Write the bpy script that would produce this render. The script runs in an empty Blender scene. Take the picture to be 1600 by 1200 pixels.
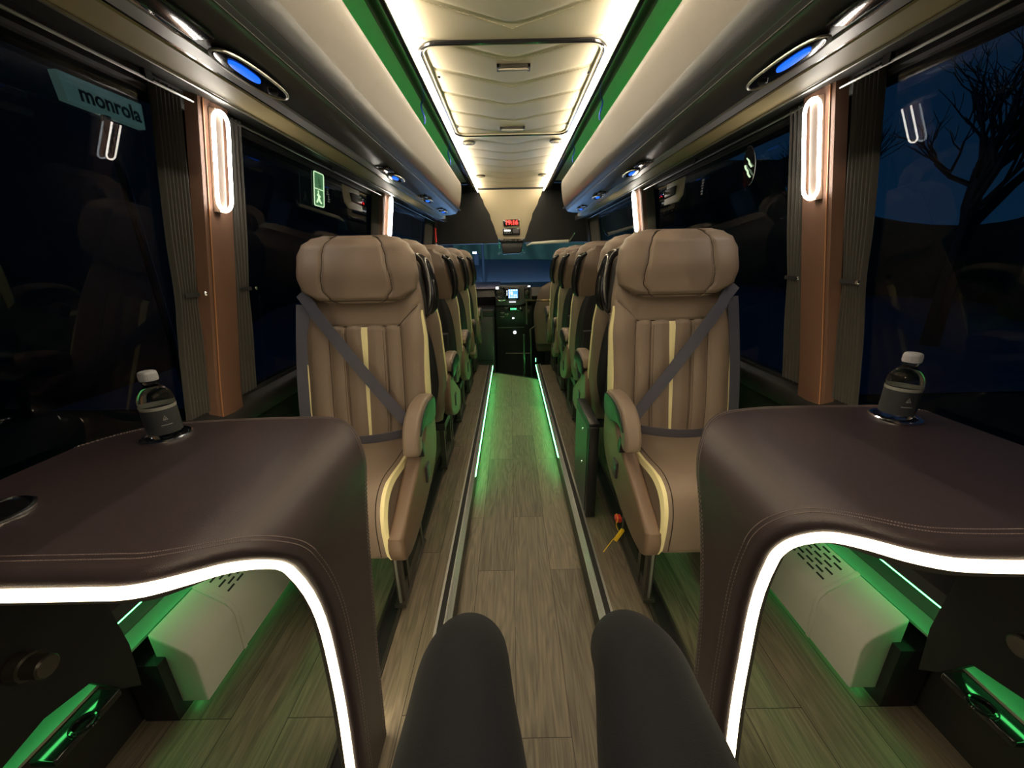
import bpy, bmesh, math, random
from mathutils import Vector, Matrix
random.seed(7)
C = bpy.context.scene.collection
pi = math.pi

# ------------------------------------------------------------------ materials
def nodes(name):
    m = bpy.data.materials.new(name); m.use_nodes = True
    nt = m.node_tree
    return m, nt, nt.nodes['Principled BSDF']

def mat(name, col, rough=0.5, metal=0.0, spec=0.5, bump=0.0, bscale=300.0, vary=0.0, coat=0.0, sheen=0.0, alpha=1.0):
    m, nt, b = nodes(name)
    b.inputs['Base Color'].default_value = (*col, 1)
    b.inputs['Roughness'].default_value = rough
    b.inputs['Metallic'].default_value = metal
    b.inputs['Specular IOR Level'].default_value = spec
    b.inputs['Coat Weight'].default_value = coat
    b.inputs['Sheen Weight'].default_value = sheen
    tc = nt.nodes.new('ShaderNodeTexCoord')
    if vary > 0:
        n = nt.nodes.new('ShaderNodeTexNoise'); n.inputs['Scale'].default_value = 9
        n.inputs['Detail'].default_value = 4
        nt.links.new(tc.outputs['Object'], n.inputs['Vector'])
        mx = nt.nodes.new('ShaderNodeMix'); mx.data_type = 'RGBA'
        mx.inputs['A'].default_value = (*[c * (1 - vary) for c in col], 1)
        mx.inputs['B'].default_value = (*[min(1, c * (1 + vary)) for c in col], 1)
        nt.links.new(n.outputs['Fac'], mx.inputs['Factor'])
        nt.links.new(mx.outputs['Result'], b.inputs['Base Color'])
    if bump > 0:
        v = nt.nodes.new('ShaderNodeTexVoronoi'); v.inputs['Scale'].default_value = bscale
        nt.links.new(tc.outputs['Object'], v.inputs['Vector'])
        bp = nt.nodes.new('ShaderNodeBump'); bp.inputs['Strength'].default_value = bump
        bp.inputs['Distance'].default_value = 0.002
        nt.links.new(v.outputs['Distance'], bp.inputs['Height'])
        nt.links.new(bp.outputs['Normal'], b.inputs['Normal'])
    return m

def emit(name, col, strength):
    m, nt, b = nodes(name)
    b.inputs['Base Color'].default_value = (*[min(1, c) for c in col], 1)
    b.inputs['Emission Color'].default_value = (*col, 1)
    b.inputs['Emission Strength'].default_value = strength
    return m

def wood_mat():
    m, nt, b = nodes('oak_plank_vinyl')
    L = nt.links
    tc = nt.nodes.new('ShaderNodeTexCoord')
    mp = nt.nodes.new('ShaderNodeMapping'); mp.inputs['Rotation'].default_value = (0, 0, pi / 2)
    mp.inputs['Location'].default_value = (0.35, 0.035, 0)
    L.new(tc.outputs['Object'], mp.inputs['Vector'])
    br = nt.nodes.new('ShaderNodeTexBrick')
    br.inputs['Scale'].default_value = 1.0
    br.inputs['Brick Width'].default_value = 0.95
    br.inputs['Row Height'].default_value = 0.152
    br.inputs['Mortar Size'].default_value = 0.0011
    br.inputs['Mortar Smooth'].default_value = 0.3
    br.inputs['Color1'].default_value = (0.0, 0.0, 0.0, 1)
    br.inputs['Color2'].default_value = (1, 1, 1, 1)
    br.inputs['Mortar'].default_value = (0.5, 0.5, 0.5, 1)
    br.offset = 0.37; br.offset_frequency = 2
    L.new(mp.outputs['Vector'], br.inputs['Vector'])
    # stretched grain, shifted by plank tone
    sep = nt.nodes.new('ShaderNodeSeparateXYZ'); L.new(tc.outputs['Object'], sep.inputs['Vector'])
    add = nt.nodes.new('ShaderNodeMath'); add.operation = 'MULTIPLY_ADD'; add.inputs[1].default_value = 7.0
    L.new(br.outputs['Color'], add.inputs[0]); L.new(sep.outputs['Y'], add.inputs[2])
    cmb = nt.nodes.new('ShaderNodeCombineXYZ')
    L.new(sep.outputs['X'], cmb.inputs['X']); L.new(add.outputs[0], cmb.inputs['Y']); L.new(sep.outputs['Z'], cmb.inputs['Z'])
    m2 = nt.nodes.new('ShaderNodeMapping'); m2.inputs['Scale'].default_value = (16, 1.5, 16)
    L.new(cmb.outputs['Vector'], m2.inputs['Vector'])
    n1 = nt.nodes.new('ShaderNodeTexNoise'); n1.inputs['Scale'].default_value = 1.0; n1.inputs['Detail'].default_value = 2
    n1.inputs['Distortion'].default_value = 0.6
    L.new(m2.outputs['Vector'], n1.inputs['Vector'])
    rings = nt.nodes.new('ShaderNodeMath'); rings.operation = 'MULTIPLY'; rings.inputs[1].default_value = 9.0
    L.new(n1.outputs['Fac'], rings.inputs[0])
    fr = nt.nodes.new('ShaderNodeMath'); fr.operation = 'PINGPONG'; fr.inputs[1].default_value = 0.5
    L.new(rings.outputs[0], fr.inputs[0])
    m3 = nt.nodes.new('ShaderNodeMapping'); m3.inputs['Scale'].default_value = (140, 6, 140)
    L.new(cmb.outputs['Vector'], m3.inputs['Vector'])
    n2 = nt.nodes.new('ShaderNodeTexNoise'); n2.inputs['Scale'].default_value = 1.0; n2.inputs['Detail'].default_value = 4
    L.new(m3.outputs['Vector'], n2.inputs['Vector'])
    s1 = nt.nodes.new('ShaderNodeMath'); s1.operation = 'MULTIPLY_ADD'; s1.inputs[1].default_value = 0.45
    L.new(fr.outputs[0], s1.inputs[0])
    h2 = nt.nodes.new('ShaderNodeMath'); h2.operation = 'MULTIPLY'; h2.inputs[1].default_value = 0.75
    L.new(n2.outputs['Fac'], h2.inputs[0]); L.new(h2.outputs[0], s1.inputs[2])
    s2 = nt.nodes.new('ShaderNodeMath'); s2.operation = 'MULTIPLY_ADD'; s2.inputs[1].default_value = 0.25
    L.new(br.outputs['Color'], s2.inputs[0]); L.new(s1.outputs[0], s2.inputs[2])
    cr = nt.nodes.new('ShaderNodeValToRGB')
    cr.color_ramp.elements[0].position = 0.25; cr.color_ramp.elements[0].color = (0.062, 0.050, 0.036, 1)
    cr.color_ramp.elements[1].position = 0.95; cr.color_ramp.elements[1].color = (0.27, 0.225, 0.165, 1)
    L.new(s2.outputs[0], cr.inputs['Fac'])
    mx = nt.nodes.new('ShaderNodeMix'); mx.data_type = 'RGBA'
    mx.inputs['B'].default_value = (0.02, 0.016, 0.012, 1)
    L.new(br.outputs['Fac'], mx.inputs['Factor']); L.new(cr.outputs['Color'], mx.inputs['A'])
    L.new(mx.outputs['Result'], b.inputs['Base Color'])
    b.inputs['Roughness'].default_value = 0.42
    bp = nt.nodes.new('ShaderNodeBump'); bp.inputs['Strength'].default_value = 0.12; bp.inputs['Distance'].default_value = 0.002
    L.new(s1.outputs[0], bp.inputs['Height']); L.new(bp.outputs['Normal'], b.inputs['Normal'])
    return m

def glass_mat(name='tinted_window_glass', tint=(0.42, 0.46, 0.50)):
    m = bpy.data.materials.new(name); m.use_nodes = True
    nt = m.node_tree; nt.nodes.clear()
    out = nt.nodes.new('ShaderNodeOutputMaterial')
    tr = nt.nodes.new('ShaderNodeBsdfTransparent'); tr.inputs['Color'].default_value = (*tint, 1)
    gl = nt.nodes.new('ShaderNodeBsdfGlossy'); gl.inputs['Roughness'].default_value = 0.0
    gl.inputs['Color'].default_value = (0.6, 0.6, 0.6, 1)
    lw = nt.nodes.new('ShaderNodeLayerWeight'); lw.inputs['Blend'].default_value = 0.5
    pw = nt.nodes.new('ShaderNodeMath'); pw.operation = 'POWER'; pw.inputs[1].default_value = 5
    fr = nt.nodes.new('ShaderNodeMath'); fr.operation = 'MULTIPLY_ADD'; fr.inputs[1].default_value = 0.96; fr.inputs[2].default_value = 0.04
    nt.links.new(lw.outputs['Facing'], pw.inputs[0]); nt.links.new(pw.outputs[0], fr.inputs[0])
    mx = nt.nodes.new('ShaderNodeMixShader')
    nt.links.new(fr.outputs[0], mx.inputs[0]); nt.links.new(tr.outputs[0], mx.inputs[1]); nt.links.new(gl.outputs[0], mx.inputs[2])
    nt.links.new(mx.outputs[0], out.inputs[0])
    return m

M = dict(
    wood=wood_mat(),
    leather=mat('brown_leather', (0.225, 0.168, 0.128), 0.42, bump=0.25, bscale=420, vary=0.08),
    leather_dark=mat('dark_brown_leather', (0.13, 0.09, 0.065), 0.45, bump=0.25, bscale=420),
    seam=mat('dark_thread', (0.035, 0.022, 0.014), 0.8),
    cream=mat('cream_leather', (0.92, 0.83, 0.46), 0.5),
    shell=mat('brown_plastic', (0.19, 0.125, 0.085), 0.4, bump=0.15, bscale=600),
    blackp=mat('black_plastic', (0.018, 0.018, 0.02), 0.35),
    blackgloss=mat('gloss_black_plastic', (0.012, 0.012, 0.014), 0.14, coat=0.4),
    blackm=mat('matt_black', (0.012, 0.012, 0.013), 0.7),
    pocket=mat('black_seatback_panel', (0.02, 0.02, 0.024), 0.38),
    belt=mat('grey_webbing', (0.10, 0.10, 0.14), 0.5, bump=0.5, bscale=900),
    chrome=mat('chrome', (0.8, 0.8, 0.82), 0.12, metal=1.0),
    alu=mat('ribbed_aluminium', (0.62, 0.62, 0.6), 0.35, metal=0.9),
    steel=mat('dark_steel', (0.10, 0.09, 0.08), 0.35, metal=0.7),
    ceil=mat('quilted_beige_leather', (0.62, 0.56, 0.43), 0.5, bump=0.12, bscale=500),
    beige=mat('beige_plastic', (0.52, 0.45, 0.31), 0.5),
    rackface=mat('taupe_leather', (0.20, 0.178, 0.157), 0.45, bump=0.1, bscale=500),
    olive=mat('olive_beige_leather', (0.40, 0.33, 0.17), 0.5),
    greybar=mat('light_grey_plastic', (0.33, 0.33, 0.36), 0.35),
    darkgrey=mat('dark_grey_plastic', (0.06, 0.06, 0.065), 0.3),
    liner=mat('pale_liner', (0.62, 0.62, 0.58), 0.7),
    fascia=mat('dark_brown_gloss', (0.035, 0.025, 0.02), 0.25),
    table=mat('plum_brown_leather', (0.052, 0.037, 0.042), 0.36, bump=0.2, bscale=650),
    stitch=mat('pale_thread', (0.32, 0.26, 0.25), 0.7),
    underside=mat('dark_underside', (0.02, 0.018, 0.015), 0.6),
    pillar=mat('terracotta_leather', (0.15, 0.078, 0.05), 0.42, bump=0.2, bscale=500),
    pillard=mat('dark_terracotta', (0.16, 0.06, 0.03), 0.5),
    wall=mat('dark_wall_panel', (0.022, 0.022, 0.02), 0.45),
    curtain=mat('grey_curtain', (0.05, 0.046, 0.038), 0.9, sheen=0.3),
    heater=mat('white_heater_metal', (0.6, 0.62, 0.55), 0.4),
    trousers=mat('navy_black_cloth', (0.009, 0.010, 0.016), 0.7, spec=0.25, sheen=0.06, bump=0.3, bscale=900),
    shoe=mat('black_shoe_leather', (0.012, 0.011, 0.01), 0.3),
    cap=mat('grey_white_cap', (0.55, 0.55, 0.6), 0.4),
    label=mat('charcoal_label', (0.055, 0.06, 0.068), 0.35),
    labelprint=mat('pale_print', (0.6, 0.6, 0.6), 0.5),
    labelband=mat('pale_band', (0.4, 0.4, 0.37), 0.4),
    red=mat('red_plastic', (0.75, 0.05, 0.04), 0.4),
    yellow=mat('yellow_plastic', (0.95, 0.6, 0.02), 0.4),
    asphalt=mat('asphalt', (0.30, 0.32, 0.34), 0.8, vary=0.2),
    grass=mat('verge_grass', (0.05, 0.09, 0.03), 0.9, vary=0.3),
    hedge=mat('hedge_leaves', (0.10, 0.16, 0.09), 0.9, vary=0.5),
    blackout_trees=mat('blackout_tree_wall', (0.012, 0.016, 0.014), 0.95, vary=0.4),
    bark=mat('bark', (0.05, 0.04, 0.03), 0.9),
    glass=glass_mat(),
    e_strip=emit('warm_white_led', (1.0, 0.85, 0.62), 52.0),
    e_table=emit('table_led', (1.0, 0.82, 0.54), 4.6),
    e_far=emit('far_table_led', (1.0, 0.82, 0.54), 12.0),
    e_pillar=emit('pillar_lamp_tube', (1.0, 0.93, 0.82), 24.0),
    e_green=emit('green_led', (0.10, 1.0, 0.22), 8.0),
    e_low=emit('added_green_glow', (0.10, 1.0, 0.22), 2.0),
    e_step=emit('green_step_led', (0.10, 1.0, 0.22), 21.0),
    e_rack=emit('green_rack_led', (0.03, 1.0, 0.13), 5.0),
    e_blue=emit('blue_lens', (0.01, 0.13, 1.0), 1.1),
    e_red=emit('red_digits', (1.0, 0.10, 0.08), 1.3),
    e_screen=emit('blue_screen', (0.12, 0.42, 1.0), 0.9),
    e_white=emit('white_display', (0.9, 0.95, 1.0), 1.6),
    e_greenlit=emit('green_display', (0.1, 1.0, 0.35), 2.0),
    e_sign=emit('pale_green_sign', (0.24, 0.40, 0.28), 0.36),
    e_decal=emit('emissive_green', (0.12, 0.34, 0.15), 0.28),  # sticker green given a weak emission
    e_decalw=emit('emissive_pale_green', (0.7, 0.95, 0.6), 0.7),  # pale sticker marks and wavy lines, given a weak emission
    signink=mat('dark_green_ink', (0.01, 0.03, 0.02), 0.6),
)
def water_mat():
    m, nt, b = nodes('clear_plastic')
    b.inputs['Base Color'].default_value = (0.92, 0.95, 0.95, 1)
    b.inputs['Roughness'].default_value = 0.03
    b.inputs['Transmission Weight'].default_value = 1.0
    b.inputs['IOR'].default_value = 1.33
    return m
M['clear'] = water_mat()

# ------------------------------------------------------------------ mesh builder
class MB:
    def __init__(s): s.v = []; s.f = []
    def add(s, vs, fs):
        n = len(s.v); s.v += [tuple(p) for p in vs]; s.f += [tuple(i + n for i in f) for f in fs]; return s
    def box(s, lo, hi, rot=None, bev=0.0):
        x0, y0, z0 = lo; x1, y1, z1 = hi
        if bev > 0:
            bm = bmesh.new(); bmesh.ops.create_cube(bm, size=1)
            for v in bm.verts:
                v.co = Vector((v.co.x * (x1 - x0), v.co.y * (y1 - y0), v.co.z * (z1 - z0)))
            bmesh.ops.bevel(bm, geom=list(bm.edges), offset=bev, segments=3, profile=0.5, affect='EDGES')
            c = Vector(((x0 + x1) / 2, (y0 + y1) / 2, (z0 + z1) / 2))
            bm.verts.ensure_lookup_table(); bm.verts.index_update()
            s.add([((rot @ v.co) if rot else v.co) + c for v in bm.verts], [[v.index for v in f.verts] for f in bm.faces]); bm.free()
            return s
        vs = [Vector((x, y, z)) for z in (z0, z1) for y in (y0, y1) for x in (x0, x1)]
        if rot:
            c = Vector(((x0 + x1) / 2, (y0 + y1) / 2, (z0 + z1) / 2)); vs = [rot @ (v - c) + c for v in vs]
        return s.add(vs, [(0, 2, 3, 1), (4, 5, 7, 6), (0, 1, 5, 4), (2, 6, 7, 3), (0, 4, 6, 2), (1, 3, 7, 5)])
    def rings(s, rs, closed=True, caps=True, loop=False):
        n = len(rs[0]); vs = [p for r in rs for p in r]; fs = []
        m = len(rs)
        for i in range(m if loop else m - 1):
            j = (i + 1) % m
            for k in range(n if closed else n - 1):
                l = (k + 1) % n
                fs.append((i * n + k, i * n + l, j * n + l, j * n + k))
        if caps and closed and not loop:
            fs.append(tuple(range(n))[::-1]); fs.append(tuple((m - 1) * n + k for k in range(n)))
        return s.add(vs, fs)
    def tube(s, pts, r, n=10, closed=False, flat=1.0, up=None):
        pts = [Vector(p) for p in pts]; rs = []
        m = len(pts); prev = None
        for i, p in enumerate(pts):
            if closed: t = pts[(i + 1) % m] - pts[i - 1]
            else: t = pts[min(i + 1, m - 1)] - pts[max(i - 1, 0)]
            t.normalize()
            if prev is None:
                a = Vector(up) if up else (Vector((0, 0, 1)) if abs(t.z) < 0.9 else Vector((1, 0, 0)))
            else: a = prev
            a = (a - t * a.dot(t)).normalized(); b = t.cross(a); prev = a
            rr = r[i] if isinstance(r, (list, tuple)) else r
            rs.append([p + a * math.cos(2 * pi * k / n) * rr + b * math.sin(2 * pi * k / n) * rr * flat for k in range(n)])
        return s.rings(rs, True, not closed, closed)
    def ribbon(s, pts, w, side, th=0.0025):
        """strap: pts centre line, side = width direction(s)"""
        pts = [Vector(p) for p in pts]; rs = []; m = len(pts)
        for i, p in enumerate(pts):
            t = (pts[min(i + 1, m - 1)] - pts[max(i - 1, 0)]).normalized()
            sd = Vector(side[i] if isinstance(side, list) else side); sd = (sd - t * sd.dot(t)).normalized()
            nn = t.cross(sd); ww = w[i] if isinstance(w, list) else w
            rs.append([p - sd * ww / 2 - nn * th / 2, p + sd * ww / 2 - nn * th / 2, p + sd * ww / 2 + nn * th / 2, p - sd * ww / 2 + nn * th / 2])
        return s.rings(rs)
    def prism(s, poly, axis, a, b, inset=0.0, steps=4):
        """poly: 2D outline extruded along axis from a to b, ends rounded by inset"""
        cx = sum(p[0] for p in poly) / len(poly); cy = sum(p[1] for p in poly) / len(poly)
        def off(d):
            out = []; n = len(poly)
            for i in range(n):
                p0, p1, p2 = Vector(poly[i - 1]), Vector(poly[i]), Vector(poly[(i + 1) % n])
                e1 = (p1 - p0).normalized(); e2 = (p2 - p1).normalized()
                n1 = Vector((-e1.y, e1.x)); n2 = Vector((-e2.y, e2.x))
                nn = n1 + n2
                if nn.length < 1e-6: nn = n1
                nn.normalize()
                out.append(p1 + nn * d * area / max(0.5, nn.dot(n1)))
            return out
        A = sum(poly[i - 1][0] * poly[i][1] - poly[i][0] * poly[i - 1][1] for i in range(len(poly)))
        area = 1 if A > 0 else -1
        rs = []; sg = 1 if b > a else -1
        if inset > 0:
            st = [(1 - math.cos(t * pi / 2 / steps), 1 - math.sin(t * pi / 2 / steps)) for t in range(steps + 1)]
            ls = [(a + sg * inset * u, inset * w) for u, w in st] + [(b - sg * inset * u, inset * w) for u, w in st[::-1]]
        else: ls = [(a, 0), (b, 0)]
        for c, d in ls:
            pp = off(d)
            if axis == 'x': rs.append([(c, p[0], p[1]) for p in pp])
            elif axis == 'y': rs.append([(p[0], c, p[1]) for p in pp])
            else: rs.append([(p[0], p[1], c) for p in pp])
        return s.rings(rs)
    def lathe(s, prof, c=(0, 0, 0), n=28, axis='z', caps=True):
        rs = []
        for r, h in prof:
            ring = []
            for k in range(n):
                a = 2 * pi * k / n; u, v = r * math.cos(a), r * math.sin(a)
                ring.append((c[0] + u, c[1] + v, c[2] + h) if axis == 'z' else (c[0] + u, c[1] + h, c[2] + v) if axis == 'y' else (c[0] + h, c[1] + u, c[2] + v))
            rs.append(ring)
        return s.rings(rs, True, caps)
    def grid(s, f, nu, nv):
        vs = [f(i / (nu - 1), j / (nv - 1)) for j in range(nv) for i in range(nu)]
        return s.add(vs, [(j * nu + i, j * nu + i + 1, (j + 1) * nu + i + 1, (j + 1) * nu + i) for j in range(nv - 1) for i in range(nu - 1)])
    def map(s, f): s.v = [tuple(f(Vector(p))) for p in s.v]; return s
    def build(s, name, material, parent=None, ang=38, bevel=0):
        me = bpy.data.meshes.new(name)
        off = Vector((0, 0, 0)); q = parent
        while q is not None: off += q.location; q = q.parent
        me.from_pydata([Vector(p) - off for p in s.v], [], s.f)
        bm = bmesh.new(); bm.from_mesh(me)
        bmesh.ops.recalc_face_normals(bm, faces=bm.faces)
        for f in bm.faces: f.smooth = True
        for e in bm.edges:
            if len(e.link_faces) == 2 and e.calc_face_angle(0) > math.radians(ang): e.smooth = False
        bm.to_mesh(me); bm.free()
        me.materials.append(M[material] if isinstance(material, str) else material)
        o = bpy.data.objects.new(name, me); C.objects.link(o)
        if parent is not None: o.parent = parent
        if bevel:
            b = o.modifiers.new('bevel', 'BEVEL'); b.width = bevel; b.segments = 2; b.limit_method = 'ANGLE'
        return o

def thing(name, label, cat, loc=(0, 0, 0), group=None):
    o = bpy.data.objects.new(name, None); C.objects.link(o); o.empty_display_size = 0.05
    o.location = loc; o['label'] = label; o['category'] = cat
    if group: o['group'] = group
    return o
def tag(o, label, cat, group=None):
    o['label'] = label; o['category'] = cat
    if group: o['group'] = group
    return o
def struct(o): o['kind'] = 'structure'; return o

def lerp(a, b, t): return a + (b - a) * t
def interp(x, tab):
    if x <= tab[0][0]: return tab[0][1]
    for (a, b), (c, d) in zip(tab, tab[1:]):
        if x <= c:
            t = (x - a) / (c - a); t = t * t * (3 - 2 * t); return b + (d - b) * t
    return tab[-1][1]
def hermite(x, tab):
    n = len(tab)
    if x <= tab[0][0]: return tab[0][1]
    if x >= tab[-1][0]: return tab[-1][1]
    def m(i):
        a = tab[max(i - 1, 0)]; b = tab[min(i + 1, n - 1)]; return (b[1] - a[1]) / (b[0] - a[0])
    for i in range(n - 1):
        (x0, y0), (x1, y1) = tab[i], tab[i + 1]
        if x <= x1:
            h = x1 - x0; t = (x - x0) / h
            return (2*t**3-3*t*t+1)*y0 + (t**3-2*t*t+t)*h*m(i) + (-2*t**3+3*t*t)*y1 + (t**3-t*t)*h*m(i+1)
def smoothpath(pts, n=8, closed=False):
    P = [Vector(p) for p in pts]; out = []; m = len(P)
    for i in range(m if closed else m - 1):
        if closed: p0, p1, p2, p3 = P[i - 1], P[i], P[(i + 1) % m], P[(i + 2) % m]
        else: p0, p1, p2, p3 = P[max(i - 1, 0)], P[i], P[i + 1], P[min(i + 2, m - 1)]
        for k in range(n):
            t = k / n
            out.append(0.5 * ((2 * p1) + (p2 - p0) * t + (2 * p0 - 5 * p1 + 4 * p2 - p3) * t * t + (3 * p1 - p0 - 3 * p2 + p3) * t ** 3))
    if not closed: out.append(P[-1])
    return out
def text_mb(txt, size, depth=0.001, bold=False):
    cu = bpy.data.curves.new('t', 'FONT'); cu.body = txt; cu.size = size; cu.extrude = depth; cu.align_x = 'CENTER'; cu.align_y = 'CENTER'
    cu.resolution_u = 3
    if bold: cu.offset = size * 0.02
    o = bpy.data.objects.new('t', cu); me = o.to_mesh()
    mb = MB(); mb.add([v.co.copy() for v in me.vertices], [tuple(p.vertices) for p in me.polygons])
    o.to_mesh_clear(); bpy.data.objects.remove(o); bpy.data.curves.remove(cu)
    return mb

# ------------------------------------------------------------------ camera
cam = bpy.data.cameras.new('camera'); co = bpy.data.objects.new('camera', cam); C.objects.link(co)
cam.sensor_fit = 'HORIZONTAL'; cam.sensor_width = 36; cam.lens = 36 * 600 / 1600; cam.clip_start = 0.01; cam.clip_end = 600
yaw, pitch, roll = -0.001, 0.3142, -0.0209
fw = Vector((math.sin(yaw) * math.cos(pitch), math.cos(yaw) * math.cos(pitch), -math.sin(pitch)))
rt = Vector((math.cos(yaw), -math.sin(yaw), 0)); up = rt.cross(fw)
r2 = rt * math.cos(roll) + up * math.sin(roll); u2 = -rt * math.sin(roll) + up * math.cos(roll)
mtx = Matrix((r2, u2, -fw)).transposed().to_4x4(); mtx.translation = Vector((-0.027, 0, 1.25))
co.matrix_world = mtx
bpy.context.scene.camera = co

YB = -1.1       # rear end of the built cabin
def xw(z):      # the side walls lean inwards above the sill
    return 1.03 - 0.125 * max(0.0, z - 0.8) / 0.85

# ------------------------------------------------------------------ floor
YF = 4.2
fl = MB()
# aisle floor, ending in a slanting edge above the front stepwell
fl.add([(-0.25, YB, 0), (0.25, YB, 0), (0.25, 4.0, 0), (-0.25, 4.3, 0)], [(0, 1, 2, 3)])
for s in (-1, 1):
    yf = 4.4 if s < 0 else 4.35
    fl.add([(s * 0.25, YB, 0.1), (s * 1.03, YB, 0.1), (s * 1.03, yf, 0.1), (s * 0.25, yf - 0.15, 0.1)], [(0, 1, 2, 3)])
struct(fl.build('floor', 'wood'))
rz = MB()
for s in (-1, 1):
    rz.box((s * 0.25 - (0.0 if s > 0 else 0.006), YB, 0.0), (s * 0.25 + (0.006 if s > 0 else 0.0), 4.25, 0.098))
struct(rz.build('trim_1', 'blackp'))
n = 2
for s in (-1, 1):
    a = MB()   # ribbed aluminium nosing + black insert + outer aluminium bead
    for k in range(4):
        x = 0.249 + k * 0.0055
        a.tube([(s * x, YB, 0.1035), (s * x, 4.24, 0.1035)], 0.0032, 8)
    a.box((min(s * 0.247, s * 0.272), YB, 0.099), (max(s * 0.247, s * 0.272), 4.24, 0.1035))
    a.box((min(s * 0.291, s * 0.299), YB, 0.099), (max(s * 0.291, s * 0.299), 4.25, 0.106))
    struct(a.build('trim_%d' % n, 'alu')); n += 1
    b = MB().box((min(s * 0.272, s * 0.291), YB, 0.099), (max(s * 0.272, s * 0.291), 4.25, 0.1045))
    struct(b.build('trim_%d' % n, 'blackm')); n += 1
# seat rails let into the platforms
for s in (-1, 1):
    t = thing('seat_rail', 'black steel seat rail along the %s platform' % ('left' if s < 0 else 'right'), 'seat rail', (s * 0.45, 1.6, 0.1), None)
    a = MB().box((min(s * 0.425, s * 0.485), YB, 0.1), (max(s * 0.425, s * 0.485), 4.1, 0.108)); a.build('rail_base', 'blackp', t, bevel=0.002)
    a = MB()
    for x in (0.43, 0.48): a.box((s * x - 0.004, YB, 0.108), (s * x + 0.004, 4.1, 0.116))
    a.build('rail_lip', 'steel', t)
# stepwell and cab floor
w = MB()
w.add([(-1.03, 4.0, -0.28), (1.03, 4.0, -0.28), (1.03, 6.0, -0.28), (-1.03, 6.0, -0.28)], [(0, 1, 2, 3)])
w.add([(-0.25, 4.3, 0), (0.25, 4.0, 0), (0.25, 4.0, -0.28), (-0.25, 4.3, -0.28)], [(0, 1, 2, 3)])
for s in (-1, 1):
    yf = 4.4 if s < 0 else 4.35
    w.add([(s * 0.25, yf - 0.15, 0.1), (s * 1.03, yf, 0.1), (s * 1.03, yf, -0.28), (s * 0.25, yf - 0.15, -0.28)], [(0, 1, 2, 3)])
o = w.build('floor', 'blackp'); struct(o)
a = MB().tube([(-0.25, 4.3, 0.002), (0.25, 4.0, 0.002)], 0.006, 8); struct(a.build('trim_6', 'blackm'))
# green LED line under the nosings, brightest towards the front
for s, y0, y1 in ((-1, 1.9, 4.25), (1, 2.1, 4.25)):
    t = thing('step_light', 'green LED strip tucked under the %s step edge of the aisle' % ('left' if s < 0 else 'right'), 'LED strip', (s * 0.248, y1, 0.09))
    MB().box((min(s * 0.243, s * 0.249), y0, 0.088), (max(s * 0.243, s * 0.249), y1, 0.096))  .build('diffuser', 'e_step', t)
    MB().box((min(s * 0.247, s * 0.25), y0 - 0.01, 0.086), (max(s * 0.247, s * 0.25), y1 + 0.01, 0.098)).build('channel', 'alu', t)

# ------------------------------------------------------------------ ceiling
YC = 5.0
def czoff(x, y):
    u = (y + 0.57 * math.sqrt(x * x + 0.0004) - 1.715) / 0.25
    f = u - math.floor(u); d = min(f, 1 - f) * 0.25
    return 0.006 * math.exp(-(d / 0.008) ** 2) - 0.0035 * (math.sin(pi * f) ** 0.5)
ce = MB().grid(lambda u, v: (lerp(-0.41, 0.41, u), lerp(YB, YC, v), 2.05 + czoff(lerp(-0.41, 0.41, u), lerp(YB, YC, v))), 43, 620)
struct(ce.build('ceiling', 'ceil', ang=80))
# stitching along the seams of the quilting
st = MB()
k = -11
while True:
    ya = 1.715 + 0.25 * k; k += 1
    if ya > YC - 0.03: break
    for s in (-1, 1):
        pts = []
        for i in range(30):
            x = 0.4 * i / 29; y = ya + 0.012 - 0.57 * x
            if y > YB: pts.append((s * x, y, 2.05 + czoff(x, y) - 0.0008))
        for i in range(0, len(pts) - 1):
            if ya < 3.2: st.tube([pts[i], Vector(pts[i]).lerp(Vector(pts[i + 1]), 0.6)], 0.0008, 4)
struct(st.build('trim_7', 'beige'))
roof = MB().box((-1.1, YB, 2.12), (1.1, 6.2, 2.16)); struct(roof.build('ceiling', 'blackm'))
struct(MB().box((-1.1, YB - 0.06, -0.9), (1.1, YB - 0.02, 2.15)).build('wall_back', 'wall'))
for s in (-1, 1):
    side = 'left' if s < 0 else 'right'
    t = thing('ceiling_light_strip', 'long warm white LED strip along the %s edge of the quilted ceiling' % side, 'light strip', (s * 0.402, 1.9, 2.045))
    MB().box((min(s * 0.383, s * 0.390), YB, 2.010), (max(s * 0.383, s * 0.390), YC, 2.024)).build('diffuser', 'e_strip', t)
    MB().box((min(s * 0.390, s * 0.395), YB, 2.008), (max(s * 0.390, s * 0.395), YC, 2.06)).build('channel', 'alu', t)
    # dark rounded fascia beside the strip
    pr = [(0.395, 2.045), (0.397, 2.022), (0.41, 2.008), (0.437, 2.008), (0.462, 2.022), (0.466, 2.032), (0.462, 2.05), (0.44, 2.06)]
    a = MB().prism([(s * x, z) for x, z in pr], 'y', YB, YC); struct(a.build('trim_%d' % (8 if s < 0 else 9), 'fascia'))

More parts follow.
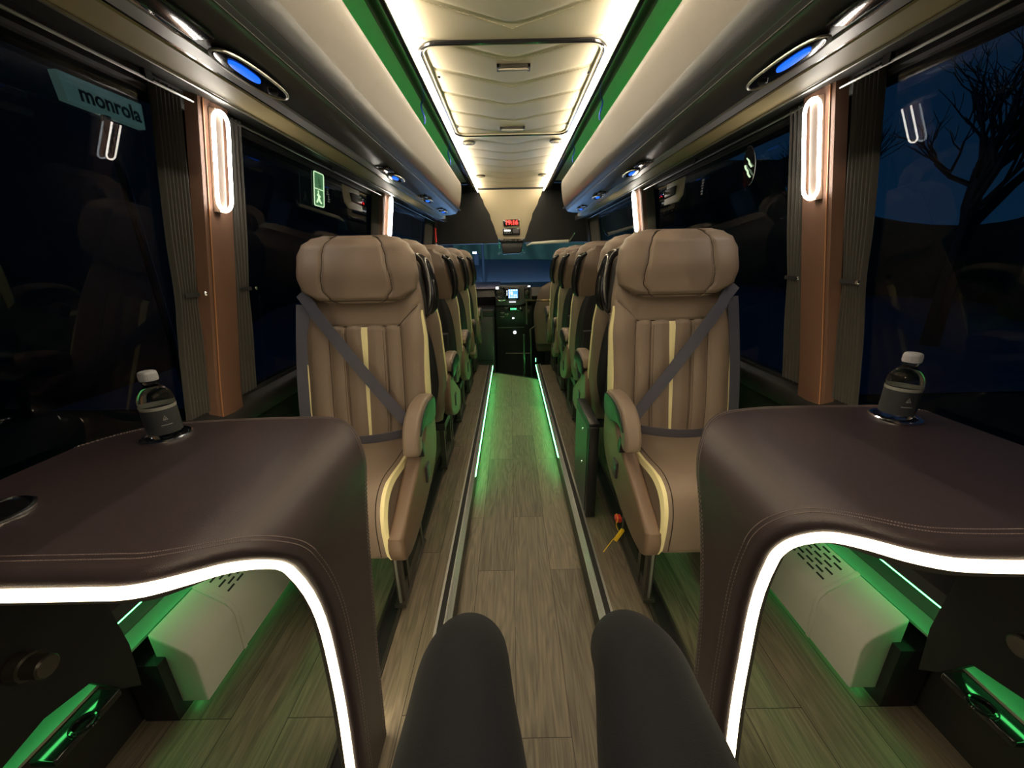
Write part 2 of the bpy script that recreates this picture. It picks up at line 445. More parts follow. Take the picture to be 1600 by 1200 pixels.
# roof hatch: black gasket, handles, screws
h = thing('roof_hatch', 'roof hatch in the quilted ceiling with black gasket and two pull handles', 'roof hatch', (0.01, 2.36, 2.04))
def rrect(x0, y0, x1, y1, r, n=8):
    out = []
    for cx, cy, a0 in ((x1 - r, y1 - r, 0), (x0 + r, y1 - r, 90), (x0 + r, y0 + r, 180), (x1 - r, y0 + r, 270)):
        for k in range(n + 1):
            a = math.radians(a0 + 90 * k / n); out.append((cx + r * math.cos(a), cy + r * math.sin(a)))
    return out
ol = rrect(-0.368, 1.80, 0.370, 2.955, 0.075)
MB().tube([(x, y, 2.041) for x, y in ol], 0.0085, 8, closed=True).build('gasket', 'blackgloss', h)
ol2 = rrect(-0.355, 1.815, 0.357, 2.94, 0.065)
MB().tube([(x, y, 2.041) for x, y in ol2], 0.004, 6, closed=True).build('inner_seal', 'ceil', h)
for y, w_ in ((1.995, 0.066), (2.81, 0.072)):
    a = MB()
    a.box((0.006 - w_ - 0.004, y - 0.02, 2.030), (0.006 + w_ + 0.004, y - 0.014, 2.042))
    a.box((0.006 - w_ - 0.004, y + 0.014, 2.030), (0.006 + w_ + 0.004, y + 0.02, 2.042))
    for sx in (-1, 1): a.box((0.006 + sx * w_ - 0.006, y - 0.02, 2.028), (0.006 + sx * w_ + 0.006, y + 0.02, 2.042))
    ha = a.build('handle', 'steel', h)
    MB().box((0.006 - w_, y - 0.006, 2.026), (0.006 + w_, y + 0.006, 2.034)).build('pull_bar', 'ceil', ha)
for x, y in ((-0.33, 2.08), (0.345, 2.07), (-0.335, 2.766), (0.35, 2.752)):
    MB().lathe([(0.007, 0.004), (0.007, 0), (0.004, -0.002)], (x, y, 2.037), 12).build('screw', 'blackm', h)

for i, (x, y, wh) in enumerate([(-0.30, 3.107, 'front edge of the roof hatch, left'), (0.318, 3.106, 'front edge of the roof hatch, right'), (-0.30, 4.25, 'far end of the ceiling, left'), (0.316, 4.252, 'far end of the ceiling, right')]):
    t = thing('ceiling_speaker', 'round beige ceiling speaker near the %s' % wh, 'speaker', (x, y, 2.04), 'round speakers in the ceiling')
    MB().lathe([(0.046, 0.006), (0.048, 0), (0.044, -0.004), (0.038, -0.003), (0.037, 0.002)], (x, y, 2.036), 28).build('bezel', 'steel', t)
    MB().lathe([(0.038, 0.002), (0.030, -0.004), (0.012, -0.006)], (x, y, 2.036), 28).build('grille', 'beige', t)
    MB().box((x - 0.018, y - 0.004, 2.027), (x + 0.018, y + 0.004, 2.031)).build('slot', 'steel', t)

# ------------------------------------------------------------------ overhead racks
YR = 3.95
def rackprof(s):
    face = [(0.452, 1.905), (0.449, 1.90), (0.449, 1.885), (0.452, 1.86), (0.456, 1.82), (0.458, 1.78), (0.456, 1.745), (0.452, 1.715), (0.449, 1.69), (0.455, 1.668)]
    return [(s * x, z) for x, z in face]
for s in (-1, 1):
    side = 'left' if s < 0 else 'right'
    t = thing('luggage_rack', 'long taupe overhead luggage rack above the %s row of seats' % side, 'luggage rack', (s * 0.5, YB, 1.65))
    def sec(prof, y, k):   # near the front end the section shrinks towards the rack's back edge: rounded nose
        return [(s * lerp(0.70, abs(x), k), y, lerp(1.80, z, k)) for x, z in prof]
    outer = [(0.464, 1.912), (0.455, 1.908), (0.448, 1.895), (0.446, 1.87), (0.448, 1.835), (0.452, 1.80), (0.456, 1.772), (0.4600, 1.750), (0.4642, 1.733)]
    lower = [(0.4642, 1.733), (0.468, 1.718), (0.474, 1.702), (0.482, 1.687), (0.492, 1.676), (0.503, 1.668), (0.51, 1.68), (0.49, 1.70), (0.474, 1.73)]
    inner = [(0.472, 1.733), (0.47, 1.76), (0.468, 1.80), (0.465, 1.86), (0.464, 1.895)]
    rs = []
    ys = [YB + (YR - 0.16 - YB) * i / 30 for i in range(31)] + [YR - 0.16 + 0.16 * math.sin(a * pi / 16) for a in range(1, 9)]
    for y in ys:
        k = 1.0 if y <= YR - 0.16 else math.sqrt(max(0, 1 - ((y - (YR - 0.16)) / 0.16) ** 2)) * 0.6 + 0.4
        rs.append(sec(outer + inner, y, k))
    MB().rings(rs).build('rack_face', 'rackface', t)
    rs = []
    for y in ys:
        k = 1.0 if y <= YR - 0.16 else math.sqrt(max(0, 1 - ((y - (YR - 0.16)) / 0.16) ** 2)) * 0.6 + 0.4
        rs.append(sec(lower, y, k))
    MB().rings(rs).build('lower_face', 'darkgrey', t)
    und = [(0.495, 1.672), (0.503, 1.662), (0.512, 1.654), (0.56, 1.645), (0.60, 1.6435), (0.60, 1.668), (0.50, 1.684)]
    MB().rings([sec(und, y, 1) for y in ys[:32]]).build('underside_panel', 'darkgrey', t)
    MB().tube([(s * 0.504, YB, 1.663), (s * 0.504, YR - 0.15, 1.663)], 0.0025, 6).build('crease_bead', 'darkgrey', t)
    bar = [(0.602, 1.6435), (0.606, 1.639), (0.638, 1.639), (0.644, 1.644), (0.644, 1.66), (0.602, 1.66)]
    MB().rings([sec(bar, y, 1) for y in ys[:32]]).build('service_bar', 'greybar', t)
    bl = [(0.644, 1.652), (0.664, 1.652), (0.664, 1.665), (0.644, 1.665)]
    MB().rings([sec(bl, y, 1) for y in ys[:32]]).build('shadow_gap', 'blackgloss', t)
    stp = [(0.664, 1.656), (0.67, 1.650), (0.70, 1.650), (0.752, 1.655), (0.758, 1.661), (0.758, 1.675), (0.664, 1.67)]
    MB().rings([sec(stp, y, 1) for y in ys[:32]] + [sec(stp, YR + 0.25, 1)]).build('trim_strip', 'olive', t)
    MB().box((min(s * 0.752, s * 0.757), YB, 1.649), (max(s * 0.752, s * 0.757), YR + 0.1, 1.654)).build('bright_bead', 'alu', t)
    sh = [(0.48, 1.69), (0.93, 1.70), (0.93, 1.705), (0.48, 1.70)]
    MB().rings([sec(sh, y, 1) for y in (YB, YR - 0.02)]).build('shelf', 'blackm', t)
    li = [(0.464, 2.040), (0.62, 2.034), (0.80, 1.985), (0.93, 1.88), (0.94, 1.88), (0.82, 2.0), (0.62, 2.046), (0.464, 2.05)]
    MB().rings([[(s * x, y, z) for x, z in li] for y in (YB, 4.55)]).build('liner', 'liner', t)
    g = thing('rack_light', 'hidden green LED strip glowing inside the %s luggage rack' % side, 'LED strip', (s * 0.475, 1.5, 1.90))
    MB().box((min(s * 0.470, s * 0.476), YB, 1.885), (max(s * 0.470, s * 0.476), YR - 0.25, 1.897)).build('diffuser', 'e_rack', g)
    for j, y in enumerate((2.30, 3.2)):
        b = MB().tube(smoothpath([(s * 0.452, y, 1.921), (s * 0.450, y, 1.95), (s * 0.466, y + 0.02, 2.0), (s * 0.463, y + 0.03, 2.03)], 6), 0.0045, 8)
        tag(b.build('rack_bracket', mat('blue_clip_%s%d' % (side, j), (0.06, 0.12, 0.8), 0.3)), 'small blue clip in the gap above the %s rack, %s of two' % (side, 'nearer' if j == 0 else 'farther'), 'bracket', 'blue clips above the racks')
    # reading lamps
    for j, y in enumerate((1.0, 2.10, 2.86, 3.50)):
        sc = 1.0 if j == 0 else (0.75 if j == 1 else 0.62)
        pos = ['nearest of the four', 'second of the four from the camera', 'third of the four from the camera', 'farthest of the four'][j]
        L = thing('reading_lamp', 'blue glowing reading lamp under the %s rack, %s' % (side, pos), 'reading lamp', (s * 0.575, y, 1.645), 'reading lamps under the racks')
        hw, hl = 0.029, 0.115 * sc
        oval = [(hw * math.copysign(abs(math.sin(a)) ** 0.9, math.sin(a)), hl * math.copysign(abs(math.cos(a)) ** 0.75, math.cos(a))) for a in [2 * pi * q / 40 for q in range(40)]]
        MB().prism([(s * 0.574 + px * (1.0 if abs(py) < hl * .6 else 1), y + py) for px, py in oval], 'z', 1.6435, 1.634, 0.004).build('housing', 'blackgloss', L)
        MB().tube([(s * 0.574 + px * 1.03, y + py * 1.03, 1.6355) for px, py in oval], 0.0032, 6, closed=True).build('bezel', 'alu', L)
        MB().prism([(s * 0.572 + px * 0.38, y - hl * 0.28 + py * 0.42) for px, py in oval], 'z', 1.638, 1.629, 0.003).build('lens', 'e_blue', L)
        MB().lathe([(0.010, 0.004), (0.010, -0.006), (0.006, -0.008)], (s * 0.574, y + hl * 0.62, 1.636), 14).build('switch', 'blackp', L)
        # bright chrome vent blade just behind every lamp
        v = thing('air_vent', 'slim chrome air vent, %s rack, %s' % (side, pos), 'air vent', (s * 0.6, y - 0.28 * sc, 1.643), 'chrome air vents under the racks')
        p = smoothpath([(s * 0.603, y - hl - 0.19 * sc, 1.640), (s * 0.594, y - hl - 0.13 * sc, 1.638), (s * 0.601, y - hl - 0.06 * sc, 1.638), (s * 0.598, y - hl - 0.01, 1.639)], 6)
        m_ = len(p) - 1
        MB().tube(p, [0.0022 + 0.0035 * math.sin(pi * i / m_) ** 2 * (1 - i / m_) for i in range(m_ + 1)], 8).build('blade', 'chrome', v)
        MB().box((min(s * 0.55, s * 0.59), y - hl - 0.18 * sc, 1.637), (max(s * 0.55, s * 0.59), y - hl - 0.03, 1.645), bev=0.003).build('grille', 'blackgloss', v)

# ------------------------------------------------------------------ side walls, windows, pillars
for s in (-1, 1):
    side = 'left' if s < 0 else 'right'
    w = MB()
    w.prism([(s * 1.03, -0.28), (s * 1.03, 0.80), (s * 1.045, 0.80), (s * 1.08, 0.78), (s * 1.08, -0.28)], 'y', YB, 5.7)
    # ledge under the windows
    w.prism([(s * 1.0, 0.70), (s * 0.985, 0.72), (s * 0.985, 0.755), (s * 1.0, 0.775), (s * 1.06, 0.80), (s * 1.06, 0.70)], 'y', 0.97, 4.9)
    # header above the windows up to the rack
    w.prism([(s * 0.752, 1.665), (s * 0.86, 1.69), (s * xw(1.70), 1.70), (s * xw(1.66), 1.655), (s * (xw(1.66) + 0.06), 1.655), (s * 0.99, 1.73), (s * 0.752, 1.72)], 'y', YB, 4.9)
    w.box((min(s * 0.93, s * 1.08), YB, 1.72), (max(s * 0.93, s * 1.08), 5.7, 2.13))
    struct(w.build('wall_' + side, 'wall'))
    # curtain rail
    r = thing('curtain_rail', 'thin bright curtain rail above the %s windows' % side, 'curtain rail', (s * 0.885, 1.6, 1.685))
    MB().tube([(s * 0.882, YB, 1.676), (s * 0.882, 4.8, 1.676)], 0.0035, 8).build('rod', 'alu', r)
    for y in (0.2, 1.1, 2.1, 3.2, 4.2): MB().box((s * 0.882 - 0.006, y - 0.01, 1.674), (s * 0.882 + 0.006, y + 0.01, 1.695)).build('rail_clip', 'blackp', r)
    # windows
    spans = [(YB, 1.18), (1.36, 2.80), (3.0, 4.85)]
    for j, (y0, y1) in enumerate(spans):
        def wp(z, d=0.0): return s * (xw(z) + 0.004 + d)
        g = MB()
        z0, z1 = 0.79, 1.68
        g.add([(wp(z0), y0, z0), (wp(z0), y1, z0), (wp(z1), y1, z1), (wp(z1), y0, z1)], [(0, 1, 2, 3)])
        g.add([(wp(z0, .028), y0, z0), (wp(z0, .028), y1, z0), (wp(z1, .028), y1, z1), (wp(z1, .028), y0, z1)], [(0, 1, 2, 3)])
        wn = struct(g.build('window_%d' % ((0 if s < 0 else 3) + j + 1), 'glass'))
        fr = MB()
        fr.tube([(wp(z0), y0, z0), (wp(z0), y1, z0), (wp(z1 - .01), y1, z1 - .01), (wp(z1 - .01), y0, z1 - .01)], 0.012, 6, closed=True)
        fr.build('window_frame', 'blackm', wn)
    # wall behind pillars
    for (y0, y1) in ((1.16, 1.38), (2.78, 3.02), (4.85, 5.3)):
        p = MB(); p.add([(s * (xw(.78) + .01), y0, .78), (s * (xw(.78) + .01), y1, .78), (s * (xw(1.72) + .01), y1, 1.72), (s * (xw(1.72) + .01), y0, 1.72),
                         (s * (xw(.78) + .036), y0 + .012, .78), (s * (xw(.78) + .036), y1 - .012, .78), (s * (xw(1.72) + .036), y1 - .012, 1.72), (s * (xw(1.72) + .036), y0 + .012, 1.72)],
                        [(0, 1, 2, 3), (4, 5, 6, 7), (0, 1, 5, 4), (1, 2, 6, 5), (2, 3, 7, 6), (3, 0, 4, 7)])
        struct(p.build('wall_' + side, 'wall'))
    # leather pillars with lamps
    for j, (yb, yt, wd) in enumerate(((1.192, 1.255, 0.105), (2.84, 2.87, 0.12))):
        where = 'nearer' if j == 0 else 'farther'
        t = thing('window_pillar', 'terracotta leather pillar between the %s windows, %s of the two' % (side, where), 'pillar', (s * 1.0, yb, 0.70), 'leather pillars between the windows')
        rs = []
        for q in range(13):
            z = lerp(0.76, 1.70, q / 12); yy = lerp(yb, yt, q / 12); xi = xw(z) - 0.035; xo = xw(z) + 0.0
            rs.append([(s * xo, yy - 0.022, z), (s * (xi + .006), yy - 0.012, z), (s * xi, yy, z), (s * (xi - .003), yy + wd / 2, z), (s * xi, yy + wd - 0.006, z), (s * (xi + .006), yy + wd, z), (s * xo, yy + wd + .006, z)])
        MB().rings(rs).build('leather_cover', 'pillar', t)
        rs = [[(s * (xw(z) - .0362 + (0.0005 if k else 0)), lerp(yb, yt, (z - .76) / .94) + 0.004 + dy, z) for k, dy in enumerate((0, 0.002, 0.002, 0))] for z in (0.77, 1.69)]
        MB().tube([(s * (xw(z) - 0.0365), lerp(yb, yt, (z - .76) / .94) - 0.002, z) for z in [0.77 + .92 * q / 8 for q in range(9)]], 0.0018, 6).build('corner_piping', mat('orange_piping%s%d' % (side, j), (0.45, 0.2, 0.09), 0.4), t)
        # lamp: upright stadium ring
        cy = 1.272 if j == 0 else 2.93
        L = thing('wall_lamp', 'upright oval LED ring lamp glowing on the %s %s pillar' % (where, side), 'wall lamp', (s * 0.93, cy, 1.53), 'LED lamps on the window pillars')
        hz, rr = 0.135, 0.030
        z0, z1 = 1.405, 1.665
        if j: z0, z1 = 1.42, 1.675
        loop = []
        for a in range(9):
            th = pi * a / 8; loop.append((rr * math.cos(th), z1 - rr + rr * math.sin(th)))
        for a in range(9):
            th = pi + pi * a / 8; loop.append((rr * math.cos(th), z0 + rr + rr * math.sin(th)))
        pts = [(s * (xw(z) - 0.062), cy + u + (z - 1.53) * 0.07, z) for u, z in loop]
        MB().tube(pts, 0.0048, 10, closed=True).build('light_tube', 'e_pillar', L)
        pts = [(s * (xw(z) - 0.048), cy + (z - 1.53) * 0.07, z) for z in (z0 - 0.005, z1 + 0.005)]
        MB().ribbon(pts, 0.03, (0, 1, 0), 0.018).build('back_plate', 'shell', L)
        MB().box((s * 0.925 - 0.012, cy - 0.022, z0 - 0.05), (s * 0.925 + 0.012, cy + 0.012, z0 - 0.018), bev=0.003).build('mount', 'shell', L)
    # curtains
    for j, (y0, y1, gn, db) in enumerate(((1.095, 1.18, 7, 0), (1.33, 1.42, 5, 1), (2.69, 2.81, 6, 2), (3.01, 3.13, 6, 3), (4.3, 4.7, 11, 4))):
        where = ['on the camera side of the nearer pillar', 'on the far side of the nearer pillar', 'on the near side of the farther pillar', 'on the far side of the farther pillar', 'drawn back near the windscreen'][j]
        t = thing('curtain', 'dark grey pleated curtain, %s windows, %s' % (side, where), 'curtain', (s * 0.97, (y0 + y1) / 2, 0.8), 'pleated curtains beside the windows')
        def cf(u, v, y0=y0, y1=y1, gn=gn, db=db):
            z = lerp(0.80, 1.685, v)
            yc = (y0 + y1) / 2; k = 1 - 0.22 * math.exp(-((z - 1.17) / 0.1) ** 2)
            y = yc + (lerp(y0, y1, u) - yc) * k + (0.03 * (v - 0.4) if db < 2 else 0)
            return (s * (xw(z) - 0.013 + 0.008 * math.sin(u * gn * 2 * pi + 0.6 * math.sin(v * 3))), y, z)
        MB().grid(cf, gn * 10 + 1, 24).build('cloth', 'curtain', t, ang=180)
        MB().ribbon([(s * (xw(1.17) - 0.028), y0 + 0.02, 1.17), (s * (xw(1.17) - 0.028), y1 - 0.012, 1.17)], 0.012, (0, 0, 1), 0.003).build('tie_back', 'blackm', t)
        MB().lathe([(0.005, -0.004), (0.007, 0), (0.004, 0.004)], (s * (xw(1.17) - 0.039), (y1 if s < 0 else y0) - 0.0, 1.17), 10, 'x').build('stud', 'chrome', t)

# ------------------------------------------------------------------ seats
def back_w(z): return interp(z, [(0.34, 0.19), (0.45, 0.222), (0.6, 0.236), (0.85, 0.234), (0.98, 0.222), (1.12, 0.205), (1.175, 0.18), (1.205, 0.13)])
def back_y(z): return 0.20 * (z - 0.45)
def back_t(z): return interp(z, [(0.34, 0.07), (0.5, 0.105), (0.9, 0.11), (1.1, 0.10), (1.205, 0.06)])
def front_off(u, z):
    a = abs(u); d = 0.0
    b = interp(z, [(0.45, 1), (0.86, 1), (1.0, 0.2)])
    if a > 0.58: d -= 0.022 * b * math.sin(min(1, (a - 0.58) / 0.3) * pi / 2)
    if z < 0.915:
        k = 1
        for g, w_ in ((0.335, 0.020), (0.60, 0.028)): d += 0.007 * math.exp(-((a - g) / w_) ** 2)
        for c in (0.17, 0.46): d -= 0.0045 * math.exp(-((a - c) / 0.09) ** 2)
    zs = 0.915 if a < 0.58 else 0.915 + (a - 0.58) * 0.21      # yoke seam
    d += 0.007 * math.exp(-((z - zs) / 0.006) ** 2)
    return d
def se(u, p=5.0): return (max(0.0, 1 - abs(u) ** p)) ** (1 / p)
def surf(u, z, out=0.0):
    """front surface of the backrest, local coordinates, facing -y"""
    return Vector((u * back_w(z), back_y(z) + back_t(z) / 2 - back_t(z) / 2 * se(u) + front_off(u, z) * se(u) - out, z))

def make_seat(s):
    """s = side of the aisle armrest in local x, seat faces -y"""
    R = thing('coach_seat', '', 'coach seat')
    # backrest
    us = [math.sin(pi / 2 * (-1 + 2 * i / 90)) * 0.35 + (-1 + 2 * i / 90) * 0.65 for i in range(91)]
    rs = []
    zs = [0.34 + (0.90 - 0.34) * i / 22 for i in range(22)] + [0.90 + 0.12 * i / 26 for i in range(26)] + [1.02 + 0.185 * i / 12 for i in range(13)]
    for z in zs:
        ring = [surf(u, z) for u in us]
        for i in range(1, 24):
            u = 1 - 2 * i / 24
            ring.append(Vector((u * back_w(z), back_y(z) + back_t(z) / 2 + back_t(z) / 2 * se(u, 4), z)))
        rs.append(ring)
    br = MB().rings(rs).build('backrest', 'leather', R, ang=60)
    # seams
    a = MB()
    for g in (-0.60, -0.335, 0.335, 0.60):
        a.tube([surf(g, z, -0.0002) for z in [0.44 + 0.47 * i / 24 for i in range(25)]], 0.0019, 5)
    for g in (-0.365, -0.305, 0.365, 0.305):
        a.tube([surf(g, z, 0.0) for z in [0.44 + 0.47 * i / 24 for i in range(25)]], 0.0007, 4)
    a.tube([surf(u, 0.915 + (max(0, abs(u) - 0.58)) * 0.21, -0.0003) for u in [-0.93 + 1.86 * i / 60 for i in range(61)]], 0.0021, 5)
    a.build('seam', 'seam', br)
    # cream centre stripe
    a = MB(); rs = []
    for i in range(30):
        z = 0.46 + 0.452 * i / 29; h_ = interp(z, [(0.46, 0.022), (0.7, 0.03), (0.91, 0.052)])
        rs.append([surf(-h_, z, -0.002), surf(-h_, z, 0.003), surf(0, z, 0.004), surf(h_, z, 0.003), surf(h_, z, -0.002)])
    a.rings(rs); a.build('centre_stripe', 'cream', R)
    # cream side piping on both bolsters, widest halfway down
    for sd in (-1, 1):
        rs = []
        for i in range(34):
            z = 0.47 + 0.50 * i / 33; h_ = 0.003 + 0.0165 * math.sin(pi * min(1, (i + 3) / 36)) ** 0.8
            b0 = surf(sd * 0.985, z); b1 = b0
            x = sd * (back_w(z) - 0.001); y = back_y(z) + back_t(z) / 2 - 0.036
            rs.append([Vector((x - sd * h_ * 0.9, y - h_ * 0.9, z)), Vector((x - sd * h_ * 0.3, y - h_ * 1.1, z)), Vector((x + sd * 0.003, y - h_ * 0.2, z)), Vector((x + sd * 0.003, y + h_ * 1.2, z)), Vector((x - sd * 0.006, y + h_ * 1.2, z))])
        MB().rings(rs).build('side_stripe', 'cream', R)
    # headrest with chamfered lower corners
    rs = []
    def hw(z): return interp(z, [(1.005, 0.125), (1.02, 0.165), (1.055, 0.214), (1.10, 0.224), (1.17, 0.216), (1.21, 0.196), (1.232, 0.165), (1.243, 0.12)])
    def ht(z): return interp(z, [(1.005, 0.05), (1.03, 0.085), (1.12, 0.105), (1.20, 0.09), (1.243, 0.03)])
    def hy(z): return 0.118 + 0.10 * (z - 1.12)
    def hs(u, z, out=0):
        gr = 0.0
        c = interp(z, [(1.005, 0.66), (1.05, 0.60), (1.15, 0.53), (1.25, 0.53)])
        gr = 0.008 * math.exp(-((abs(u) - c) / 0.028) ** 2)
        wing = -0.012 * max(0, abs(u) - c) / (1 - c) * (1 if z > 1.02 else 0)
        return Vector((u * hw(z), hy(z) - (ht(z) / 2) * se(u, 3.6) + (gr + wing) * se(u) - out, z))
    for i in range(41):
        z = 1.005 + 0.238 * (0.5 - 0.5 * math.cos(pi * i / 40))
        ring = [hs(u, z) for u in us] + [Vector(((1 - 2 * q / 24) * hw(z), hy(z) + ht(z) / 2 * se(1 - 2 * q / 24, 3.6), z)) for q in range(1, 24)]
        rs.append(ring)
    hr = MB().rings(rs).build('headrest', 'leather', R, ang=60)
    a = MB()
    for sg in (-1, 1):
        pts = []
        for i in range(22):
            z = 1.012 + 0.225 * i / 21
            c = interp(z, [(1.005, 0.66), (1.05, 0.60), (1.15, 0.53), (1.25, 0.53)]); pts.append(hs(sg * c, z, -0.0004))
        MB().tube(pts, 0.0024, 6).build('seam', 'seam', hr)
    a.tube([hs(u, 1.014, 0.0) for u in [-0.96 + 1.92 * i / 40 for i in range(41)]], 0.0016, 5)
    a.build('lower_seam', 'seam', hr)
    # upper rear leather cap and black lower pocket panel
    rs = []
    for i in range(16):
        z = 0.93 + 0.285 * i / 15; ww = back_w(z) * 0.985 if z < 1.19 else back_w(z) * 0.97
        y = back_y(z) + back_t(z)
        rs.append([Vector((u * ww, y - 0.02 + 0.028 * se(u, 5) + 0.006 * math.sin(pi * i / 15), z)) for u in [-1 + 2 * q / 20 for q in range(21)]] +
                  [Vector((u * ww, y - 0.024, z)) for u in [1 - 2 * q / 20 for q in range(1, 20)]])
    MB().rings(rs).build('rear_cap', 'leather_dark', R)
    rs = []
    for i in range(20):
        z = 0.34 + 0.62 * i / 19; e = math.sin(pi * min(1, max(0, i / 19))) ** 0.35 if 0 < i < 19 else 0.35
        ww = (back_w(min(z, 1.0)) - 0.028) * (0.7 + 0.3 * e); y = back_y(z) + back_t(z)
        rs.append([Vector((u * ww, y - 0.01 + 0.026 * se(u, 4) * (0.5 + 0.5 * e), z)) for u in [-1 + 2 * q / 20 for q in range(21)]] +
                  [Vector((u * ww, y - 0.014, z)) for u in [1 - 2 * q / 20 for q in range(1, 20)]])
    bp = MB().rings(rs).build('rear_panel', 'pocket', R)
    zc = 0.78; MB().lathe([(0.011, 0), (0.010, 0.005), (0.004, 0.006)], (s * 0.10, back_y(zc) + back_t(zc) + 0.014, zc), 12, 'y').build('knob', 'darkgrey', bp)
    # folding table and net on the rear panel
    MB().box((-0.17, back_y(.6) + back_t(.6) + 0.012, 0.50), (0.17, back_y(.6) + back_t(.6) + 0.040, 0.72), rot=Matrix.Rotation(-0.18, 3, 'X'), bev=0.01).build('tray_table', 'blackp', R)
    # shoulder grab handle (aisle side) with dark recess
    zt = 1.165
    p = smoothpath([(s * 0.175, back_y(1.17) + 0.105, 1.175), (s * 0.212, back_y(1.14) + 0.108, 1.15), (s * 0.232, back_y(1.07) + 0.108, 1.08), (s * 0.236, back_y(1.0) + 0.104, 1.01), (s * 0.226, back_y(0.94) + 0.10, 0.955), (s * 0.205, back_y(0.92) + 0.10, 0.93)], 6)
    m_ = len(p) - 1
    MB().tube(p, [0.008 + 0.011 * math.sin(pi * i / m_) ** 0.6 for i in range(m_ + 1)], 12, flat=0.75).build('grab_handle', 'blackgloss', R)
    rs = []
    for i in range(13):
        z = 0.945 + 0.225 * i / 12; e = math.sin(pi * i / 12) * 0.024 + 0.003
        x = s * (back_w(z) - 0.004); y = back_y(z) + back_t(z) / 2 + 0.03
        rs.append([Vector((x, y - e, z)), Vector((x + s * 0.0075, y - e * .6, z)), Vector((x + s * 0.0075, y + e * .6, z)), Vector((x, y + e, z))])
    MB().rings(rs).build('handle_recess', 'blackm', R)
    # cushion : side profile swept across x
    prof = [(0.02, 0.478), (-0.08, 0.474), (-0.2, 0.482), (-0.3, 0.494), (-0.36, 0.494), (-0.40, 0.478), (-0.425, 0.44), (-0.433, 0.39), (-0.43, 0.33), (-0.425, 0.292), (-0.40, 0.278), (-0.3, 0.31), (-0.1, 0.34), (0.04, 0.345), (0.05, 0.42)]
    pr = smoothpath([(x, z, 0) for x, z in prof], 4, True)
    xa, xb = -s * 0.225, s * 0.186
    cu = MB().prism([(q.x, q.y) for q in pr], 'x', xa, xb, 0.028, 7)
    def bol(y):
        t = min(1, max(0, (y + 0.43) / 0.12)); return t * t * (3 - 2 * t)
    def cdef(v):
        if v.z > 0.44 and v.y < 0.02:
            u = (v.x - (xa + xb) / 2) / 0.21; v.z += 0.012 * min(1, max(0, (abs(u) - 0.55) / 0.3)) * bol(v.y)
        return v
    cu.map(cdef)
    cush = cu.build('cushion', 'leather', R, ang=60)
    a = MB()
    top = [(q.x, q.y) for q in smoothpath([(x, z, 0) for x, z in prof[1:10]], 6)]
    a.tube([(s * 0.155, y - 0.001, z + 0.001 + (0.011 * bol(y) if z > .4 else 0)) for y, z in top], 0.0016, 5)
    a.build('seam', 'seam', cush); a = MB()
    a.tube([(-s * 0.195, y - 0.001, z + 0.001 + (0.011 * bol(y) if z > .4 else 0)) for y, z in top], 0.0016, 5)
    a.build('seam', 'seam', cush)
    # cream stripe down the cushion's aisle edge
    rs = []
    m_ = len(top)
    for i, (y, z) in enumerate(top):
        wdt = 0.002 + 0.004 * math.sin(pi * i / (m_ - 1)) ** 0.7 if i < m_ else 0
        zz = z + (0.008 * bol(y) if z > .4 else 0)
        rs.append([Vector((s * (0.186 - 0.012 - wdt), y, zz + 0.001)), Vector((s * (0.186 - 0.006), y * 1.0, zz + 0.0005)), Vector((s * (0.1875), y * 0.985, zz - 0.016)), Vector((s * 0.178, y * 0.98, zz - 0.02))])
    MB().rings(rs).build('cushion_stripe', 'cream', R)
    # aisle side shell
    sh = smoothpath([(0.055, 0.585, 0), (-0.02, 0.595, 0), (-0.085, 0.575, 0), (-0.13, 0.525, 0), (-0.28, 0.445, 0), (-0.415, 0.372, 0), (-0.432, 0.35, 0), (-0.43, 0.295, 0), (-0.40, 0.262, 0), (-0.30, 0.262, 0), (-0.15, 0.30, 0), (0.0, 0.37, 0), (0.06, 0.46, 0)], 4, True)
    sk = MB().prism([(q.x, q.y) for q in sh], 'x', s * 0.196, s * 0.250, 0.014, 4)
    def skdef(v):
        k = max(0.0, min(1.0, (0.05 - v.y) / 0.48)); v.x -= s * 0.02 * k; return v
    sk.map(skdef)
    skirt = sk.build('side_shell', 'shell', R, ang=45)
    sh2 = smoothpath([(-0.02, 0.50, 0), (-0.11, 0.50, 0), (-0.22, 0.42, 0), (-0.33, 0.36, 0), (-0.385, 0.335, 0), (-0.36, 0.30, 0), (-0.22, 0.325, 0), (-0.06, 0.40, 0)], 4, True)
    MB().prism([(q.x, q.y) for q in sh2], 'x', s * 0.236, s * 0.248, 0.005, 2).map(skdef).build('recess_panel', 'leather_dark', skirt)
    MB().box((min(s * .236, s * .2505), -0.150, 0.375), (max(s * .236, s * .2505), -0.10, 0.44), bev=0.004).build('recline_button', 'darkgrey', skirt)
    # armrest: own origin at the pivot so it can be folded up
    ar = bpy.data.objects.new('armrest', None); C.objects.link(ar); ar.parent = R; ar.location = (s * 0.222, -0.01, 0.635)
    ap = smoothpath([(0.02, 0.662, 0), (-0.05, 0.680, 0), (-0.13, 0.682, 0), (-0.20, 0.666, 0), (-0.243, 0.63, 0), (-0.262, 0.585, 0), (-0.262, 0.548, 0), (-0.245, 0.538, 0), (-0.215, 0.55, 0), (-0.20, 0.585, 0), (-0.16, 0.615, 0), (-0.08, 0.625, 0), (0.02, 0.61, 0)], 5, True)
    bpy.context.view_layer.update()
    MB().prism([(q.x, q.y) for q in ap], 'x', s * 0.203, s * 0.260, 0.014, 5).build('arm_pad', 'leather', ar, ang=60)
